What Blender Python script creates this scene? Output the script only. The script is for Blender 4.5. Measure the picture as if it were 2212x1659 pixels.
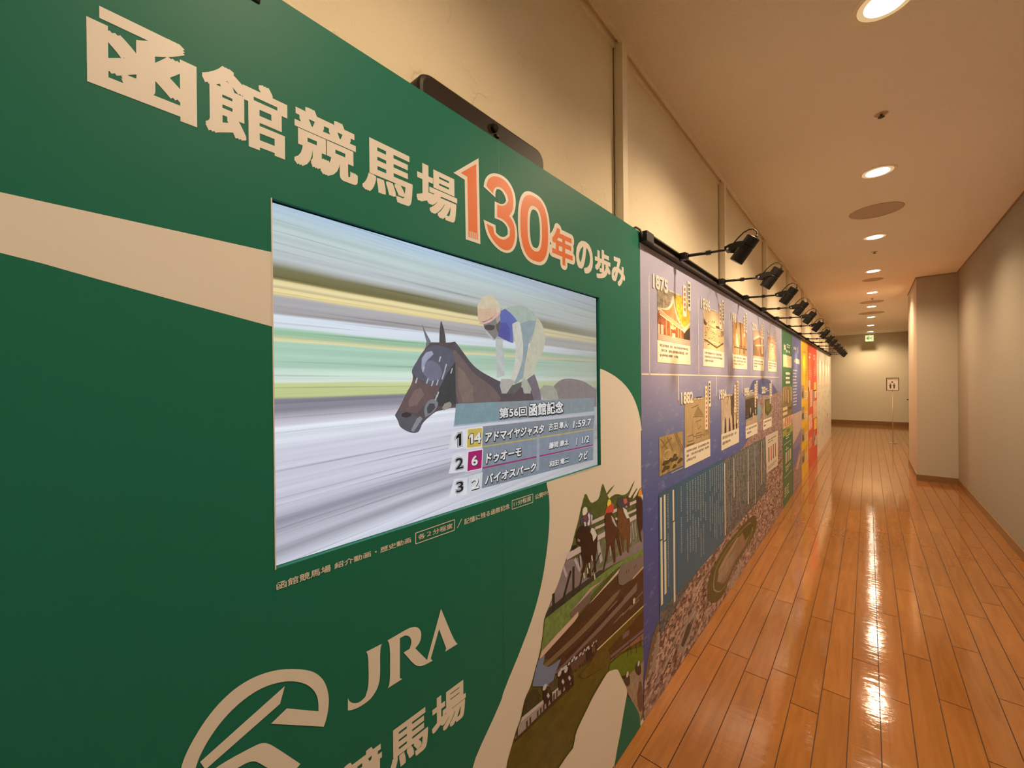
import bpy, bmesh, math, random
from mathutils import Vector, Matrix
from mathutils.geometry import tessellate_polygon

for o in list(bpy.data.objects):
    bpy.data.objects.remove(o, do_unlink=True)
S = bpy.context.scene
COL = S.collection
random.seed(7)

# ---------------------------------------------------------------- camera
W, H, F = 2212, 1659, 885.313
CAM = Vector((0.82106, -0.28044, 1.62752))
RT = Vector((0.75472402, 0.65597203, -0.00961012))
UP = Vector((0.00533165, 0.00851517, 0.99994953))
FW = Vector((-0.65602075, 0.75473717, -0.00292919))
cd = bpy.data.cameras.new('camera')
cd.sensor_width = 36
cd.lens = 36 * F / W
cd.clip_start = 0.02
cam = bpy.data.objects.new('camera', cd)
cam.matrix_world = Matrix(((RT.x, UP.x, -FW.x, CAM.x), (RT.y, UP.y, -FW.y, CAM.y), (RT.z, UP.z, -FW.z, CAM.z), (0, 0, 0, 1)))
COL.objects.link(cam)
S.camera = cam

# ---------------------------------------------------------------- world, exposure
wd = bpy.data.worlds.new('world')
S.world = wd
wd.use_nodes = True
wd.node_tree.nodes['Background'].inputs[0].default_value = (1, .78, .52, 1)
wd.node_tree.nodes['Background'].inputs[1].default_value = 0.15
vs = S.view_settings
vs.view_transform = 'Standard'
vs.look = 'None'
vs.gamma = 1
vs.exposure = 0.0
vs.use_curve_mapping = False
S.cycles.max_bounces = 14
S.cycles.diffuse_bounces = 10

LAMP_COL = (1.0, .73, .46)
DOWN_W = 322.0         # each ceiling downlight
SPOT_W = 37.0         # each picture spotlight on the rail

# room numbers (metres)
WX, RX, CZ = -0.093, 1.86, 3.256        # left wall face, right wall face, ceiling
YB, YE, YL = -4.6, 19.2, 15.6           # wall behind the viewer, end wall, end of the left wall
PX, PY0, PY1 = 1.412, 8.95, 10.75       # pillar
LX = 0.886                              # line of the ceiling lights

def P(px, py, x=0.0):
    """the point of the upright plane at x that a place on the display shows: (y, z)"""
    d = FW + RT * ((px - W / 2) / F) - UP * ((py - H / 2) / F)
    t = (x - CAM.x) / d.x
    q = CAM + d * t
    return (q.y, q.z)

def crop(ox, oy, s, x=0.0):
    return lambda *a: [P(ox + a[i] / s, oy + a[i + 1] / s, x) for i in range(0, len(a), 2)]

# ---------------------------------------------------------------- materials
def lin1(v):
    v /= 255.0
    return v / 12.92 if v <= .04045 else ((v + .055) / 1.055) ** 2.4

def lin(r, g, b):
    return (lin1(r), lin1(g), lin1(b))

def ink(r, g, b, ref=(190, 155, 118), m=.78):
    """print colour (albedo) of a tone seen beside white paper that looks like ref"""
    a, w = lin(r, g, b), lin(*ref)
    return tuple(min(.85, m * p / q) for p, q in zip(a, w))

MATS = {}

def new_mat(name):
    m = bpy.data.materials.new(name)
    m.use_nodes = True
    nt = m.node_tree
    return m, nt, nt.nodes['Principled BSDF']

def N(nt, typ, **kw):
    n = nt.nodes.new(typ)
    for k, v in kw.items():
        if k.startswith('i_'):
            n.inputs[k[2:].replace('_', ' ')].default_value = v
        else:
            setattr(n, k, v)
    return n

def mat(col, rough=.5, noise=None, name='paint', spec=.4, metal=0.0, bump=None, streak=(1, 1, 1)):
    key = (tuple(round(c, 4) for c in col), rough, noise, name, spec, metal, bump, streak)
    if key in MATS:
        return MATS[key]
    m, nt, b = new_mat(name)
    b.inputs['Base Color'].default_value = (*col, 1)
    b.inputs['Roughness'].default_value = rough
    b.inputs['Specular IOR Level'].default_value = spec
    b.inputs['Metallic'].default_value = metal
    if noise or bump:
        tc = N(nt, 'ShaderNodeTexCoord')
        mp = N(nt, 'ShaderNodeMapping')
        mp.inputs['Scale'].default_value = streak
        nt.links.new(tc.outputs['Object'], mp.inputs['Vector'])
    if noise:
        sc, am = noise
        nz = N(nt, 'ShaderNodeTexNoise', i_Scale=sc, i_Detail=5.0, i_Roughness=.65)
        nt.links.new(mp.outputs[0], nz.inputs['Vector'])
        mr = N(nt, 'ShaderNodeMapRange')
        mr.inputs['From Min'].default_value = .3
        mr.inputs['From Max'].default_value = .7
        mr.inputs['To Min'].default_value = 1 - am
        mr.inputs['To Max'].default_value = 1 + am
        nt.links.new(nz.outputs['Fac'], mr.inputs['Value'])
        mx = N(nt, 'ShaderNodeMix', data_type='RGBA', blend_type='MULTIPLY')
        mx.inputs['Factor'].default_value = 1
        mx.inputs['A'].default_value = (*col, 1)
        nt.links.new(mr.outputs[0], mx.inputs['B'])
        nt.links.new(mx.outputs['Result'], b.inputs['Base Color'])
    if bump:
        sc, st, dist = bump
        nz = N(nt, 'ShaderNodeTexNoise', i_Scale=sc, i_Detail=4.0, i_Roughness=.6)
        nt.links.new(mp.outputs[0], nz.inputs['Vector'])
        bp = N(nt, 'ShaderNodeBump', i_Strength=st, i_Distance=dist)
        nt.links.new(nz.outputs['Fac'], bp.inputs['Height'])
        nt.links.new(bp.outputs[0], b.inputs['Normal'])
    MATS[key] = m
    return m

def glow(col, strength=1.0, name='lit'):
    key = ('glow', tuple(round(c, 4) for c in col), strength, name)
    if key in MATS:
        return MATS[key]
    m, nt, b = new_mat(name)
    b.inputs['Base Color'].default_value = (.01, .01, .01, 1)
    b.inputs['Roughness'].default_value = .35
    b.inputs['Specular IOR Level'].default_value = .15
    b.inputs['Emission Color'].default_value = (*col, 1)
    b.inputs['Emission Strength'].default_value = strength
    if name == 'screen_picture':
        tc = N(nt, 'ShaderNodeTexCoord')
        nz = N(nt, 'ShaderNodeTexNoise', i_Scale=42.0, i_Detail=6.0, i_Roughness=.7)
        nt.links.new(tc.outputs['Object'], nz.inputs['Vector'])
        mr = N(nt, 'ShaderNodeMapRange')
        mr.inputs['From Min'].default_value = .3
        mr.inputs['From Max'].default_value = .7
        mr.inputs['To Min'].default_value = .88
        mr.inputs['To Max'].default_value = 1.12
        nt.links.new(nz.outputs['Fac'], mr.inputs['Value'])
        nt.links.new(mr.outputs[0], b.inputs['Emission Strength'])
    m.cycles.emission_sampling = 'NONE'
    MATS[key] = m
    return m

def prt(r, g, b, ref=(190, 155, 118), noise=None, name='print', streak=(1, 1, 1)):
    return mat(ink(r, g, b, ref), .42, noise, name, .45, streak=streak)

def scr(r, g, b):
    return glow(lin(r, g, b), 1.0, 'screen_picture')

WHITE_PRINT = mat((.72, .71, .69), .42, None, 'white_print', .45)
GREEN_PRINT = mat((.012, .158, .112), .5, None, 'green_print', .18, bump=(900, .06, .0006))
BLACK = mat((.006, .005, .0045), .45, None, 'black_metal', .5)
BLACK_PLASTIC = mat((.014, .012, .011), .30, None, 'black_plastic', .5)
CHROME = mat((.75, .72, .68), .16, None, 'chrome', .5, 1.0)
CREAM = mat((.86, .80, .64), .5, None, 'cream_paint', .4)

def wall_mat(name, col, s1, st1, cracks=0.0, dist=.004):
    m, nt, b = new_mat(name)
    b.inputs['Roughness'].default_value = .75
    b.inputs['Specular IOR Level'].default_value = .2
    tc = N(nt, 'ShaderNodeTexCoord')
    n1 = N(nt, 'ShaderNodeTexNoise', i_Scale=s1, i_Detail=6.0, i_Roughness=.6)
    nt.links.new(tc.outputs['Object'], n1.inputs['Vector'])
    bp = N(nt, 'ShaderNodeBump', i_Strength=st1, i_Distance=dist)
    nt.links.new(n1.outputs['Fac'], bp.inputs['Height'])
    last = bp
    if cracks:
        n0 = N(nt, 'ShaderNodeTexNoise', i_Scale=5.0, i_Detail=3.0)
        nt.links.new(tc.outputs['Object'], n0.inputs['Vector'])
        ad = N(nt, 'ShaderNodeMixRGB')
        ad.blend_type = 'ADD'
        ad.inputs[0].default_value = .35
        nt.links.new(tc.outputs['Object'], ad.inputs[1])
        nt.links.new(n0.outputs['Color'], ad.inputs[2])
        mp = N(nt, 'ShaderNodeMapping')
        mp.inputs['Scale'].default_value = (17, 17, 14)
        nt.links.new(ad.outputs[0], mp.inputs[0])
        n2 = N(nt, 'ShaderNodeTexNoise', i_Scale=1.0, i_Detail=2.0, i_Roughness=.4)
        nt.links.new(mp.outputs[0], n2.inputs['Vector'])
        rp = N(nt, 'ShaderNodeValToRGB')
        e = rp.color_ramp.elements
        e[0].position, e[0].color = .63, (0, 0, 0, 1)
        e[1].position, e[1].color = .70, (1, 1, 1, 1)
        nt.links.new(n2.outputs['Fac'], rp.inputs[0])
        b2 = N(nt, 'ShaderNodeBump', i_Strength=cracks, i_Distance=.004)
        nt.links.new(rp.outputs[0], b2.inputs['Height'])
        nt.links.new(bp.outputs[0], b2.inputs['Normal'])
        last = b2
    nt.links.new(last.outputs[0], b.inputs['Normal'])
    b.inputs['Base Color'].default_value = (*col, 1)
    return m

WALL_L = wall_mat('textured_cream_wall', (.80, .72, .54), 120, .12, .45)
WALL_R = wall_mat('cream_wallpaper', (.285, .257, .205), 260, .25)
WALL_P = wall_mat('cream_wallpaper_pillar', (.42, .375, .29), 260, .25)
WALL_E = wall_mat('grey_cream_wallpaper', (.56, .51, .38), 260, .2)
CEIL = wall_mat('sprayed_ceiling', (.93, .865, .755), 120, .7, 0, .009)
BASEB = mat((.20, .105, .04), .4, None, 'brown_baseboard', .4)

def floor_mat():
    m, nt, b = new_mat('lacquered_wood')
    tc = N(nt, 'ShaderNodeTexCoord')
    at = N(nt, 'ShaderNodeVertexColor', layer_name='tone')
    mp = N(nt, 'ShaderNodeMapping')
    mp.inputs['Scale'].default_value = (26, 2.2, 1)
    nt.links.new(tc.outputs['Object'], mp.inputs[0])
    ad = N(nt, 'ShaderNodeVectorMath', operation='ADD')
    nt.links.new(mp.outputs[0], ad.inputs[0])
    sc = N(nt, 'ShaderNodeVectorMath', operation='SCALE')
    sc.inputs['Scale'].default_value = 40
    nt.links.new(at.outputs['Color'], sc.inputs[0])
    nt.links.new(sc.outputs[0], ad.inputs[1])
    nz = N(nt, 'ShaderNodeTexNoise', i_Scale=1.0, i_Detail=6.0, i_Roughness=.6, i_Distortion=.6)
    nt.links.new(ad.outputs[0], nz.inputs['Vector'])
    rp = N(nt, 'ShaderNodeValToRGB')
    e = rp.color_ramp.elements
    e[0].position, e[0].color = .28, (.190, .074, .017, 1)
    e[1].position, e[1].color = .75, (.262, .110, .028, 1)
    nt.links.new(nz.outputs['Fac'], rp.inputs[0])
    sep = N(nt, 'ShaderNodeSeparateColor')
    nt.links.new(at.outputs['Color'], sep.inputs[0])
    mr = N(nt, 'ShaderNodeMapRange')
    mr.inputs['To Min'].default_value = .92
    mr.inputs['To Max'].default_value = 1.08
    nt.links.new(sep.outputs[0], mr.inputs['Value'])
    mx = N(nt, 'ShaderNodeMix', data_type='RGBA', blend_type='MULTIPLY')
    mx.inputs['Factor'].default_value = 1
    nt.links.new(rp.outputs[0], mx.inputs['A'])
    nt.links.new(mr.outputs[0], mx.inputs['B'])
    nt.links.new(mx.outputs['Result'], b.inputs['Base Color'])
    b.inputs['Roughness'].default_value = .075
    b.inputs['Specular IOR Level'].default_value = .55
    # slightly wavy lacquer
    m2 = N(nt, 'ShaderNodeMapping')
    m2.inputs['Scale'].default_value = (11, 32, 1)
    nt.links.new(tc.outputs['Object'], m2.inputs[0])
    n2 = N(nt, 'ShaderNodeTexNoise', i_Scale=1.0, i_Detail=2.5, i_Roughness=.55)
    nt.links.new(m2.outputs[0], n2.inputs['Vector'])
    bp = N(nt, 'ShaderNodeBump', i_Strength=.17, i_Distance=.004)
    nt.links.new(n2.outputs['Fac'], bp.inputs['Height'])
    nt.links.new(bp.outputs[0], b.inputs['Normal'])
    return m

FLOOR = floor_mat()
GAP = mat((.035, .013, .005), .6, None, 'plank_gap', .2)

# ---------------------------------------------------------------- mesh helpers
def link(name, me, parent=None, m=None):
    o = bpy.data.objects.new(name, me)
    COL.objects.link(o)
    if m is not None:
        me.materials.append(m)
    if parent is not None:
        o.parent = parent
    return o

def from_bm(name, bm, m, parent=None, smooth=False):
    me = bpy.data.meshes.new(name)
    bm.normal_update()
    if smooth:
        for f in bm.faces:
            f.smooth = True
    bm.to_mesh(me)
    bm.free()
    return link(name, me, parent, m)

def bx(bm, x0, x1, y0, y1, z0, z1, bev=0.0):
    r = bmesh.ops.create_cube(bm, size=1)
    vs_ = r['verts']
    for v in vs_:
        v.co = Vector(((x0 + x1) / 2 + v.co.x * (x1 - x0), (y0 + y1) / 2 + v.co.y * (y1 - y0), (z0 + z1) / 2 + v.co.z * (z1 - z0)))
    if bev:
        es = list({e for v in vs_ for e in v.link_edges})
        bmesh.ops.bevel(bm, geom=es, offset=bev, segments=2, affect='EDGES', profile=.6)
    return bm

def lathe(bm, prof, n=40, mtx=None, cap0=True, cap1=True):
    """prof: (radius, height) pairs turned about z"""
    rings = []
    for r, h in prof:
        rings.append([bm.verts.new((r * math.cos(2 * math.pi * i / n), r * math.sin(2 * math.pi * i / n), h)) for i in range(n)])
    for a, b in zip(rings, rings[1:]):
        for i in range(n):
            bm.faces.new((a[i], a[(i + 1) % n], b[(i + 1) % n], b[i]))
    if cap0:
        bm.faces.new(list(reversed(rings[0])))
    if cap1:
        bm.faces.new(rings[-1])
    if mtx is not None:
        bmesh.ops.transform(bm, matrix=mtx, verts=[v for r in rings for v in r])
    return bm

def tube(bm, pts, r, n=10):
    pts = [Vector(p) for p in pts]
    rings = []
    for i, p in enumerate(pts):
        d = (pts[min(i + 1, len(pts) - 1)] - pts[max(i - 1, 0)]).normalized()
        a = d.orthogonal().normalized() if abs(d.y) > .95 else d.cross(Vector((0, 1, 0))).normalized()
        b = d.cross(a)
        rr = r[i] if isinstance(r, (list, tuple)) else r
        rings.append([bm.verts.new(p + a * rr * math.cos(2 * math.pi * k / n) + b * rr * math.sin(2 * math.pi * k / n)) for k in range(n)])
    for a, b in zip(rings, rings[1:]):
        for i in range(n):
            bm.faces.new((a[i], a[(i + 1) % n], b[(i + 1) % n], b[i]))
    bm.faces.new(list(reversed(rings[0])))
    bm.faces.new(rings[-1])
    bmesh.ops.recalc_face_normals(bm, faces=bm.faces)
    return bm

def aim(p, d):
    return Matrix.Translation(Vector(p)) @ Vector(d).to_track_quat('Z', 'Y').to_matrix().to_4x4()

def empty(name, loc, label, cat, group=None):
    o = bpy.data.objects.new(name, None)
    o.empty_display_size = .1
    o.location = loc
    COL.objects.link(o)
    tag(o, label, cat, group)
    return o

def tag(o, label, cat, group=None):
    o['label'] = label
    o['category'] = cat
    if group:
        o['group'] = group
    return o

def struct(o):
    o['kind'] = 'structure'
    return o

def sbox(name, m, *a, **k):
    return struct(from_bm(name, bx(bmesh.new(), *a, **k), m))

_dg = None
TXT = {}

def text_mesh(s, off, shear):
    k = (s, off, shear)
    if k in TXT:
        return TXT[k]
    c = bpy.data.curves.new('lettering', 'FONT')
    c.body = s
    c.offset = off
    c.shear = shear
    c.resolution_u = 4
    c.fill_mode = 'FRONT'
    o = bpy.data.objects.new('lettering', c)
    COL.objects.link(o)
    dg = bpy.context.evaluated_depsgraph_get()
    me = bpy.data.meshes.new_from_object(o.evaluated_get(dg))
    vs_ = [(v.co.x, v.co.y) for v in me.vertices]
    fs = [tuple(p.vertices) for p in me.polygons]
    bpy.data.objects.remove(o, do_unlink=True)
    bpy.data.curves.remove(c)
    bpy.data.meshes.remove(me)
    TXT[k] = (vs_, fs)
    return TXT[k]

def rounded(pts, n=2):
    """soften gentle bends of an outline, keep its sharp corners"""
    for _ in range(n):
        out = []
        k = len(pts)
        for i in range(k):
            a, p, c = pts[i - 1], pts[i], pts[(i + 1) % k]
            v1, v2 = (p[0] - a[0], p[1] - a[1]), (c[0] - p[0], c[1] - p[1])
            l1, l2 = math.hypot(*v1), math.hypot(*v2)
            if l1 < 1e-7 or l2 < 1e-7:
                continue
            t = abs(math.degrees(math.atan2(v1[0] * v2[1] - v1[1] * v2[0], v1[0] * v2[0] + v1[1] * v2[1])))
            if t > 46 or t < 4:
                out.append(p)
            else:
                f1, f2 = min(.25, .06 / l1), min(.25, .06 / l2)
                out += [(p[0] - v1[0] * f1, p[1] - v1[1] * f1), (p[0] + v2[0] * f2, p[1] + v2[1] * f2)]
        pts = out
    return pts

class Print:
    """flat printed shapes on an upright plane at x, in thin layers of ink or foil"""
    STEP = .00025

    def __init__(self, x):
        self.x = x
        self.v, self.f, self.mi, self.ms = [], [], [], []

    def _m(self, m):
        if m not in self.ms:
            self.ms.append(m)
        return self.ms.index(m)

    def poly(self, pts, m, layer=1):
        if 8 <= len(pts) < 90:
            pts = rounded(pts)
        b = len(self.v)
        self.n = getattr(self, 'n', 0) + 1
        x = self.x + layer * self.STEP + self.n % 100 * 1e-6
        self.v += [(x, y, z) for y, z in pts]
        k = self._m(m)
        for t in tessellate_polygon([[Vector((y, z, 0)) for y, z in pts]]):
            a, c, d = [pts[i] for i in t]
            ar = (c[0] - a[0]) * (d[1] - a[1]) - (c[1] - a[1]) * (d[0] - a[0])
            self.f.append(tuple(b + i for i in (t if ar > 0 else t[::-1])))
            self.mi.append(k)

    def rect(self, y0, z0, y1, z1, m, layer=1):
        b = len(self.v)
        x = self.x + layer * self.STEP
        y0, y1, z0, z1 = min(y0, y1), max(y0, y1), min(z0, z1), max(z0, z1)
        self.v += [(x, y0, z0), (x, y1, z0), (x, y1, z1), (x, y0, z1)]
        self.f.append((b, b + 1, b + 2, b + 3))
        self.mi.append(self._m(m))

    def line(self, a, b, w, m, layer=1):
        (y0, z0), (y1, z1) = a, b
        L = math.hypot(y1 - y0, z1 - z0) or 1
        ny, nz = -(z1 - z0) / L * w / 2, (y1 - y0) / L * w / 2
        self.poly([(y0 + ny, z0 + nz), (y0 - ny, z0 - nz), (y1 - ny, z1 - nz), (y1 + ny, z1 + nz)], m, layer)

    def frame(self, pts, w, m, layer=1):
        for i in range(len(pts)):
            self.line(pts[i], pts[(i + 1) % len(pts)], w, m, layer)

    def disc(self, y, z, ry, rz, m, layer=1, n=24):
        self.poly([(y + ry * math.cos(2 * math.pi * i / n), z + rz * math.sin(2 * math.pi * i / n)) for i in range(n)], m, layer)

    def text(self, s, y0, z0, y1, z1, m, layer=1, off=0.0, shear=0.0, grow=0.0, rz=None):
        """lettering fitted to a rectangle; off thickens the strokes by that share of its height"""
        vs_, fs = text_mesh(s, 0.0, shear)
        y0, y1, z0, z1 = min(y0, y1) - grow, max(y0, y1) + grow, min(z0, z1) - grow, max(z0, z1) + grow
        r = off * (z1 - z0)
        rz = None if rz is None else rz * (z1 - z0)
        y0, y1, z0, z1 = y0 + r * .8, y1 - r * .8, z0 + r * .8, z1 - r * .8
        ax, bx_ = min(p[0] for p in vs_), max(p[0] for p in vs_)
        ay, by = min(p[1] for p in vs_), max(p[1] for p in vs_)
        sh_ = [(0, 0)]
        if r:
            q_ = rz if rz is not None else r
            if off > .05:
                n = 24 if z1 - z0 > .1 else 12
                for q2, n2 in ((1, n), (.62, n // 2), (.3, 6)):
                    sh_ += [(r * q2 * math.cos(2 * math.pi * i / n2), r * q2 * math.sin(2 * math.pi * i / n2)) for i in range(n2)]
            else:
                sh_ += [(a_ * r, b_ * q_) for a_ in (-1, 0, 1) for b_ in (-1, 0, 1) if a_ or b_]
        k = self._m(m)
        for j, (dy, dz) in enumerate(sh_):
            b = len(self.v)
            x = self.x + layer * self.STEP + j * 4e-6
            for p in vs_:
                self.v.append((x, y0 + dy + (p[0] - ax) / (bx_ - ax) * (y1 - y0), z0 + dz + (p[1] - ay) / (by - ay) * (z1 - z0)))
            for f in fs:
                self.f.append(tuple(b + i for i in f))
                self.mi.append(k)

    def marks(self, y0, z0, y1, z1, rows, m, layer=1, last=.4, fill=.62, cw=None):
        """lines of lettering too fine to read: one small bar per character"""
        h = (z1 - z0) / rows
        cw = cw or h * .8
        for r in range(rows):
            yy = y0
            end = y1 if r < rows - 1 else y0 + (y1 - y0) * last
            zt = z1 - r * h - h * (1 - fill) / 2
            while yy + cw * .5 < end:
                if random.random() > .08:
                    k = random.uniform(.55, .95)
                    self.rect(yy, zt - h * fill * random.uniform(.75, 1), yy + cw * k, zt - h * fill * random.uniform(0, .12), m, layer)
                yy += cw

    def build(self, name, parent):
        me = bpy.data.meshes.new(name)
        L = parent.location
        p = parent.parent
        if p is not None:
            L = L + p.location
        me.from_pydata([(x - L.x, y - L.y, z - L.z) for x, y, z in self.v], [], self.f)
        for m in self.ms:
            me.materials.append(m)
        me.polygons.foreach_set('material_index', self.mi)
        me.update()
        return link(name, me, parent)

# ================================================================ THE CORRIDOR
# floor: planks laid along the corridor, each a little out of level
def make_floor():
    bm = bmesh.new()
    tone = bm.loops.layers.color.new('tone')
    bx(bm, -1.9, 2.0, YB - .1, YE + .1, -.06, -.0016)
    pw, g = .1137, .0040
    x = .0605 - 17 * pw
    gapf = list(bm.faces)
    for f in gapf:
        f.material_index = 1
    random.seed(11)
    starts = {0: .42, 1: .418, 2: .295, 3: .42, 4: .19, 5: .41, 6: .82, 7: .55, 8: .07, 9: .7, 10: .35, 11: .9, 12: .2, 13: .62, 14: .05, 15: .45}
    k = -18
    while x < 2.0:
        y = YB - 1 + starts.get(k + 1, random.random()) % 1.0 - (YB - int(YB))
        while y < YE:
            c = random.random()
            q = (c, random.random(), random.random(), 1)
            t = [random.uniform(-.00016, .00016) for _ in range(4)]
            v = [bm.verts.new((xx, yy, zz)) for (xx, yy), zz in zip(((x + g / 2, y + g / 2), (x + pw - g / 2, y + g / 2), (x + pw - g / 2, y + 1 - g / 2), (x + g / 2, y + 1 - g / 2)), t)]
            f = bm.faces.new(v)
            for lp in f.loops:
                lp[tone] = q
            y += 1.0
        x += pw
        k += 1
    me = bpy.data.meshes.new('floor')
    bm.to_mesh(me)
    bm.free()
    me.materials.append(FLOOR)
    me.materials.append(GAP)
    return struct(link('floor', me))

make_floor()
sbox('ceiling', CEIL, -1.9, 2.0, YB - .1, YE + .1, CZ, CZ + .1)
sbox('wall_left', WALL_L, WX - .1, WX, YB, YL, 0, CZ)
sbox('wall_left_far', WALL_E, -1.7, -1.6, YL - .2, YE, 0, CZ)
sbox('wall_left_return', WALL_E, -1.7, WX - .1, YL - .1, YL, 0, CZ)
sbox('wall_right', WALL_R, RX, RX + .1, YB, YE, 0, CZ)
sbox('wall_end', WALL_E, -1.7, RX + .1, YE, YE + .1, 0, CZ)
sbox('wall_back', WALL_R, WX - .1, RX + .1, YB - .1, YB, 0, CZ)
sbox('wall_pillar', WALL_P, PX, RX + .02, PY0, PY1, 0, CZ)

# baseboards and the shadow-gap trim under the ceiling
bm = bmesh.new()
bx(bm, RX - .012, RX + .01, YB, PY0, 0, .092)
bx(bm, RX - .012, RX + .01, PY1, YE, 0, .092)
struct(from_bm('baseboard_right', bm, BASEB))
bm = bmesh.new()
bx(bm, PX - .012, RX, PY0 - .012, PY0 + .01, 0, .092)
bx(bm, PX - .012, PX + .01, PY0, PY1, 0, .092)
struct(from_bm('baseboard_pillar', bm, BASEB))
bm = bmesh.new()
bx(bm, -1.6, RX, YE - .012, YE + .01, 0, .14)
struct(from_bm('baseboard_end', bm, BASEB))
bm = bmesh.new()
bx(bm, RX - .010, RX + .01, YB, PY0, CZ - .012, CZ + .01)
bx(bm, PX, RX, PY0 - .010, PY0 + .01, CZ - .012, CZ + .01)
bx(bm, PX - .010, PX + .01, PY0 - .01, PY1, CZ - .012, CZ + .01)
struct(from_bm('trim_1', bm, mat((.30, .20, .12), .6, None, 'ceiling_gap', .2)))

# sliding-partition rail along the top of the left wall
bm = bmesh.new()
bx(bm, -.062, -.046, YB, YL, CZ - .022, CZ + .01)
bx(bm, WX - .01, -.082, YB, YL, CZ - .030, CZ + .01)
struct(from_bm('trim_2', bm, CREAM))
# upright posts between the wall panels
for k in range(-2, 8):
    y = 1.535 + 1.825 * k
    bm = bmesh.new()
    bx(bm, WX - .01, -.047, y, y + .052, 0, CZ - .004, .003)
    struct(from_bm('trim_%d' % (k + 5), bm, CREAM))
bm = bmesh.new()
for k in range(-2, 8):
    y = 1.535 + 1.825 * k
    bx(bm, WX - .01, WX + .0012, y - .006, y, 0, CZ - .03)
struct(from_bm('trim_13', bm, mat((.10, .065, .035), .7, None, 'panel_gap', .2)))

# ================================================================ CEILING FITTINGS
def spot(name, loc, d, watts, size, blend, rad, parent=None, col=LAMP_COL):
    l = bpy.data.lights.new(name, 'SPOT')
    l.energy = watts
    l.color = col
    l.spot_size = math.radians(size)
    l.spot_blend = blend
    l.shadow_soft_size = rad
    o = bpy.data.objects.new(name, l)
    COL.objects.link(o)
    o.parent = parent
    o.matrix_local = Matrix.Translation(Vector(loc)) @ Vector(d).to_track_quat('-Z', 'Y').to_matrix().to_4x4()
    return o

RING = mat((.90, .80, .60), .35, None, 'warm_white_ring', .5)
LENS = glow((1.0, .86, .66), 60.0, 'downlight_glow')
REFL = glow((.95, .62, .30), .75, 'downlight_reflector')

ring_bm = bmesh.new()
lathe(ring_bm, [(.096, -.002), (.112, -.004), (.116, -.001), (.116, .002), (.098, .002), (.096, -.002)], 48, None, False, False)
ring_me = bpy.data.meshes.new('trim_ring')
ring_bm.to_mesh(ring_me)
ring_bm.free()
ring_me.materials.append(RING)
for p_ in ring_me.polygons:
    p_.use_smooth = True
refl_bm = bmesh.new()
lathe(refl_bm, [(.098, -.001), (.090, -.0035), (.080, -.0034), (.070, -.0025)], 48, None, False, False)
refl_me = bpy.data.meshes.new('reflector')
refl_bm.to_mesh(refl_me)
refl_bm.free()
refl_me.materials.append(REFL)
lens_bm = bmesh.new()
lathe(lens_bm, [(.001, -.007), (.045, -.0062), (.072, -.003)], 48, None, True, False)
lens_me = bpy.data.meshes.new('lens')
lens_bm.to_mesh(lens_me)
lens_bm.free()
lens_me.materials.append(LENS)

DY = [-1.85, .17, 2.13, 4.05, 6.0, 7.95, 9.97, 11.93, 14.0, 16.15, 18.35]
where = ['behind the viewer', 'above the big screen', 'nearest of the lit row, cut by the top of the photo', 'between the first sprinkler and the big speaker disc',
         'just beyond the big speaker disc', 'just beyond the second sprinkler', 'just past the near corner of the pillar',
         'between the two far speaker discs, sixth lit one', 'third lit one from the far end wall', 'second lit one from the far end wall', 'nearest the far end wall, over the arrow sign']
for y, wh in zip(DY, where):
    e = empty('ceiling_downlight', (LX, y, CZ), 'round recessed ceiling downlight, ' + wh, 'ceiling light', 'downlights along the corridor ceiling')
    link('trim_ring', ring_me, e)
    link('reflector', refl_me, e)
    link('lens', lens_me, e)
    spot('bulb', (0, 0, -.012), (0, 0, -1), DOWN_W * (.5 if y < 1 else 1), 149, .9, .07, e)

GRILLE = mat((.52, .42, .32), .8, (600, .15), 'speaker_grille', .2)
for i, (y, r, lb) in enumerate(((5.03, .20, 'large round flush speaker disc in ceiling between second and third lit downlights'),
                                (8.65, .13, 'small round flush speaker disc in ceiling near the pillar'),
                                (11.2, .19, 'round flush speaker disc in ceiling past the pillar, nearer of the far two'),
                                (13.1, .24, 'wide round flush speaker disc in ceiling, farthest of all'))):
    e = empty('ceiling_speaker', (LX, y, CZ), lb, 'speaker', 'speaker discs in the ceiling')
    b1 = bmesh.new()
    lathe(b1, [(.001, -.004), (r - .012, -.004), (r - .01, -.002)], 56, None, True, False)
    from_bm('grille', b1, GRILLE, e)
    b1 = bmesh.new()
    lathe(b1, [(r - .012, -.005), (r, -.005), (r + .003, .001), (r - .012, .001)], 56, None, False, False)
    from_bm('rim', b1, mat((.48, .38, .28), .6, None, 'grille_rim', .3), e)
for y, lb in ((3.12, 'small dark sprinkler head in ceiling between first two lit downlights'),
              (6.72, 'small dark sprinkler head in ceiling just past the third lit downlight'),
              (10.7, 'tiny dark sprinkler head in ceiling beyond the pillar corner')):
    e = empty('sprinkler_head', (LX + .004, y, CZ), lb, 'sprinkler', 'ceiling sprinklers')
    b1 = bmesh.new()
    lathe(b1, [(.001, -.003), (.030, -.003), (.034, 0), (.03, .002)], 28, None, True, False)
    from_bm('escutcheon', b1, mat((.55, .42, .28), .5, None, 'sprinkler_plate', .3), e)
    b1 = bmesh.new()
    lathe(b1, [(.006, -.002), (.006, -.016), (.017, -.018), (.017, -.021), (.004, -.026)], 20)
    from_bm('deflector', b1, mat((.10, .075, .05), .35, None, 'dark_bronze', .5, .8), e)

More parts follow.
